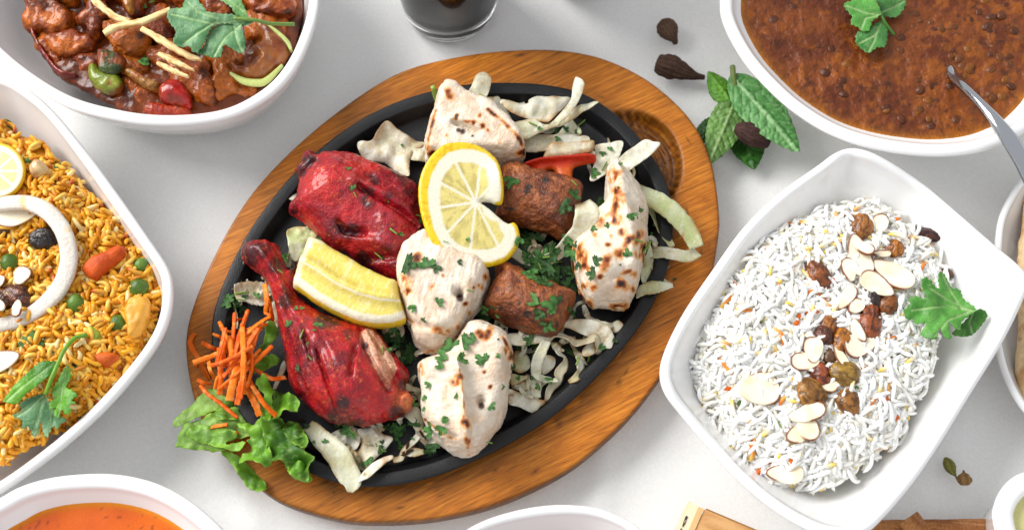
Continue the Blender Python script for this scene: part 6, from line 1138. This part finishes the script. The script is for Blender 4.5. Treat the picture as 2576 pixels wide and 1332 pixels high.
# wooden box with lettered end
def prism(pts, z0, z1):
    W0 = U(pts, z1); n = len(pts); A = W0.copy(); A[:, 2] = z1; B = W0.copy(); B[:, 2] = z0
    return np.vstack([A, B]), [np.arange(n)[None], np.arange(n, 2 * n)[::-1][None].copy(), np.array([[i, i + n, (i + 1) % n + n, (i + 1) % n] for i in range(n)])]
bx = empty('wooden_box', Vector(u1(1790, 1330, 0)), 'small light wooden box with black letters along its end strip', 'box')
dv = np.array((2260 - 850, 889 - 330)) / 6.44 / 1.59; 
cbx = crop(2680, 1980, 6.44)
def wq(pts): return cbx(pts)
def boxp(name, pts, z0, z1, col, mat='plain'):
    V, F = prism(wq(pts), z0, z1); return mk(name, V, F, M[mat], col, parent=bx, smooth=False)
ex = np.array([2260 - 950, 889 - 335]) / 1.0; dn = np.array([-230, 545.]) # along the lid, along the end
def q4(a, b_, k0, k1): a, b_ = np.array(a, float), np.array(b_, float); return [tuple(a + dn * k0), tuple(b_ + dn * k0), tuple(b_ + dn * k1), tuple(a + dn * k1)]
boxp('end_strip', [(500, 140), (560, 165)] + [tuple(np.array((560, 165)) + dn * 2.6 + np.array((-20, 0))), tuple(np.array((500, 140)) + dn * 2.6)], .0, .0135, 'e0cba6')
e0, e1 = np.array((545., 158)), np.array((735., 285))
boxp('end_strip', [tuple(e0), tuple(e1), tuple(e1 + dn * 2.6), tuple(e0 + dn * 2.6)], .001, .0150, 'e8d6b6')
f0, f1 = np.array((738., 287)), np.array((872., 345))
boxp('frame_strip', [tuple(f0), tuple(f1), tuple(f1 + dn * 2.6), tuple(f0 + dn * 2.6)], .001, .0156, 'd9b07a')
g0 = np.array((884., 350)); g1 = g0 + ex * 1.6
P0 = [tuple(g0), tuple(g1), tuple(g1 + dn * 2.6), tuple(g0 + dn * 2.6)]
poly = U(wq(P0), .0150)[:, :2]; Pg, qg, dg_, bdg = poly_grid(poly, .0012)
Vt = np.c_[Pg, np.full(len(Pg), .0150)]; n0 = len(Vt); Vb = Vt.copy(); Vb[:, 2] = .001
dirx = (poly[1] - poly[0]) / np.linalg.norm(poly[1] - poly[0]); gx = Pg @ dirx; gy = Pg @ np.array([-dirx[1], dirx[0]])
sg = fbm(np.c_[gx * .18, gy, gx * 0], .0022, 3, 4); C = mix(const('d0a06a', n0), const('b9824c', n0), sst(-.3, .4, sg)); C = mix(C, const('8a5228', n0), .8 * sst(.35, .5, sg))
Vq = np.vstack([Vt, Vb]); mk('lid', Vq, np.vstack([qg, qg[:, ::-1] + n0]), M['plain'], np.vstack([C, C]), parent=bx)
h0 = np.array((960., 335)); boxp('side_wall', [(940, 330), tuple(np.array((940., 330)) + ex * 1.6), tuple(np.array((915., 365)) + ex * 1.6), (915, 365)], .0, .0140, '9a6a34')
# letters: D and the start of the next one, read along the strip
def glyph(polys, z):
    Vs, Fs, n0 = [], [], 0
    for pl in polys:
        W = U(wq(pl), z); Vs.append(W); Fs.append(np.arange(len(pl)) + n0); n0 += len(pl)
    return np.vstack(Vs), [f[None] for f in Fs]
zl = .0153
stem_p = [(418, 500), (428, 520), (466, 545), (425, 625), (368, 612), (388, 560), (412, 520)]
t_ = np.linspace(0, 1, 14)
outer = [(425 - 0 - (425 - 330) * u + 18 * math.sin(u * 3.14) * 1.0, 620 + (812 - 620) * u) for u in t_]
inner_ = [(402 - (402 - 360) * u + 10 * math.sin(u * 3.14), 622 + (722 - 622) * u) for u in t_]
bl_o = [(368 - (368 - 315) * u - 6 * math.sin(u * 3.14), 612 + (800 - 612) * u) for u in t_]
bl_i = [(385 - (385 - 358) * u - 8 * math.sin(u * 3.14), 622 + (722 - 622) * u) for u in t_]
quads = [stem_p]
for i in range(13):
    quads.append([outer[i], outer[i + 1], inner_[i + 1], inner_[i]][::-1]); quads.append([bl_i[i], bl_i[i + 1], bl_o[i + 1], bl_o[i]][::-1])
quads.append([inner_[-1], outer[-1], bl_o[-1], bl_i[-1]])
V, F = glyph(quads + [[(292, 812), (270, 860), (215, 960), (180, 1000), (225, 1000), (300, 870)], [(330, 850), (300, 890), (260, 1000), (290, 1000), (312, 900)]], zl)
o = mk('lettering', V, F, M['ink'], '3a3a3c', parent=bx, smooth=False); tag(o, 'black serif letters')

# round white cup with pale liquid
cupr = [(2502, 1300), (2506, 1262), (2522, 1228), (2548, 1200), (2580, 1184), (2640, 1172), (2710, 1186), (2765, 1230), (2785, 1300), (2765, 1370), (2710, 1415), (2640, 1430), (2570, 1410), (2520, 1360)]
_, cup_level = dish('white_cup', cupr, .050, floor=.010, rimw=.0115, s_floor=.55, s_foot=.7, curve=.7, label='thick white round cup beside the cinnamon sticks', recv='the white cup', outer_curve=.7)
V, F, px, dist = surface_in(cup_level, .043, None, d=.002); mk('pale_liquid', V, F, M['soup'], const('cfc98a', len(V)), label='pale yellow green liquid in the thick white cup', cat='drink')
# bread
for i, (pts, z, lb) in enumerate((([(2585, 470), (2570, 540), (2562, 600), (2556, 660), (2548, 720), (2560, 800), (2556, 860), (2552, 930), (2566, 1000), (2600, 1040), (2760, 1060), (2860, 900), (2860, 640), (2760, 470)], .016, 'browned flat bread whose edge shows on the plate'),)):
    V, F = blob_mesh(pts, z + .004, .010, .006, R=.012, d=.0018, voxel=.0016); V = rough_up(V, F, .0012, .008, 3, 5); n_ = len(V); a = fbm(V, .010, 3, 6)
    C = mix(const('dcbf94', n_), const('b98a58', n_), sst(-.1, .5, a)); C = mix(C, const('7a4520', n_), sst(.3, .55, fbm(V, .008, 3, 8))); mk('flat_bread', V, F, M['bread'], C, label=lb, cat='bread')
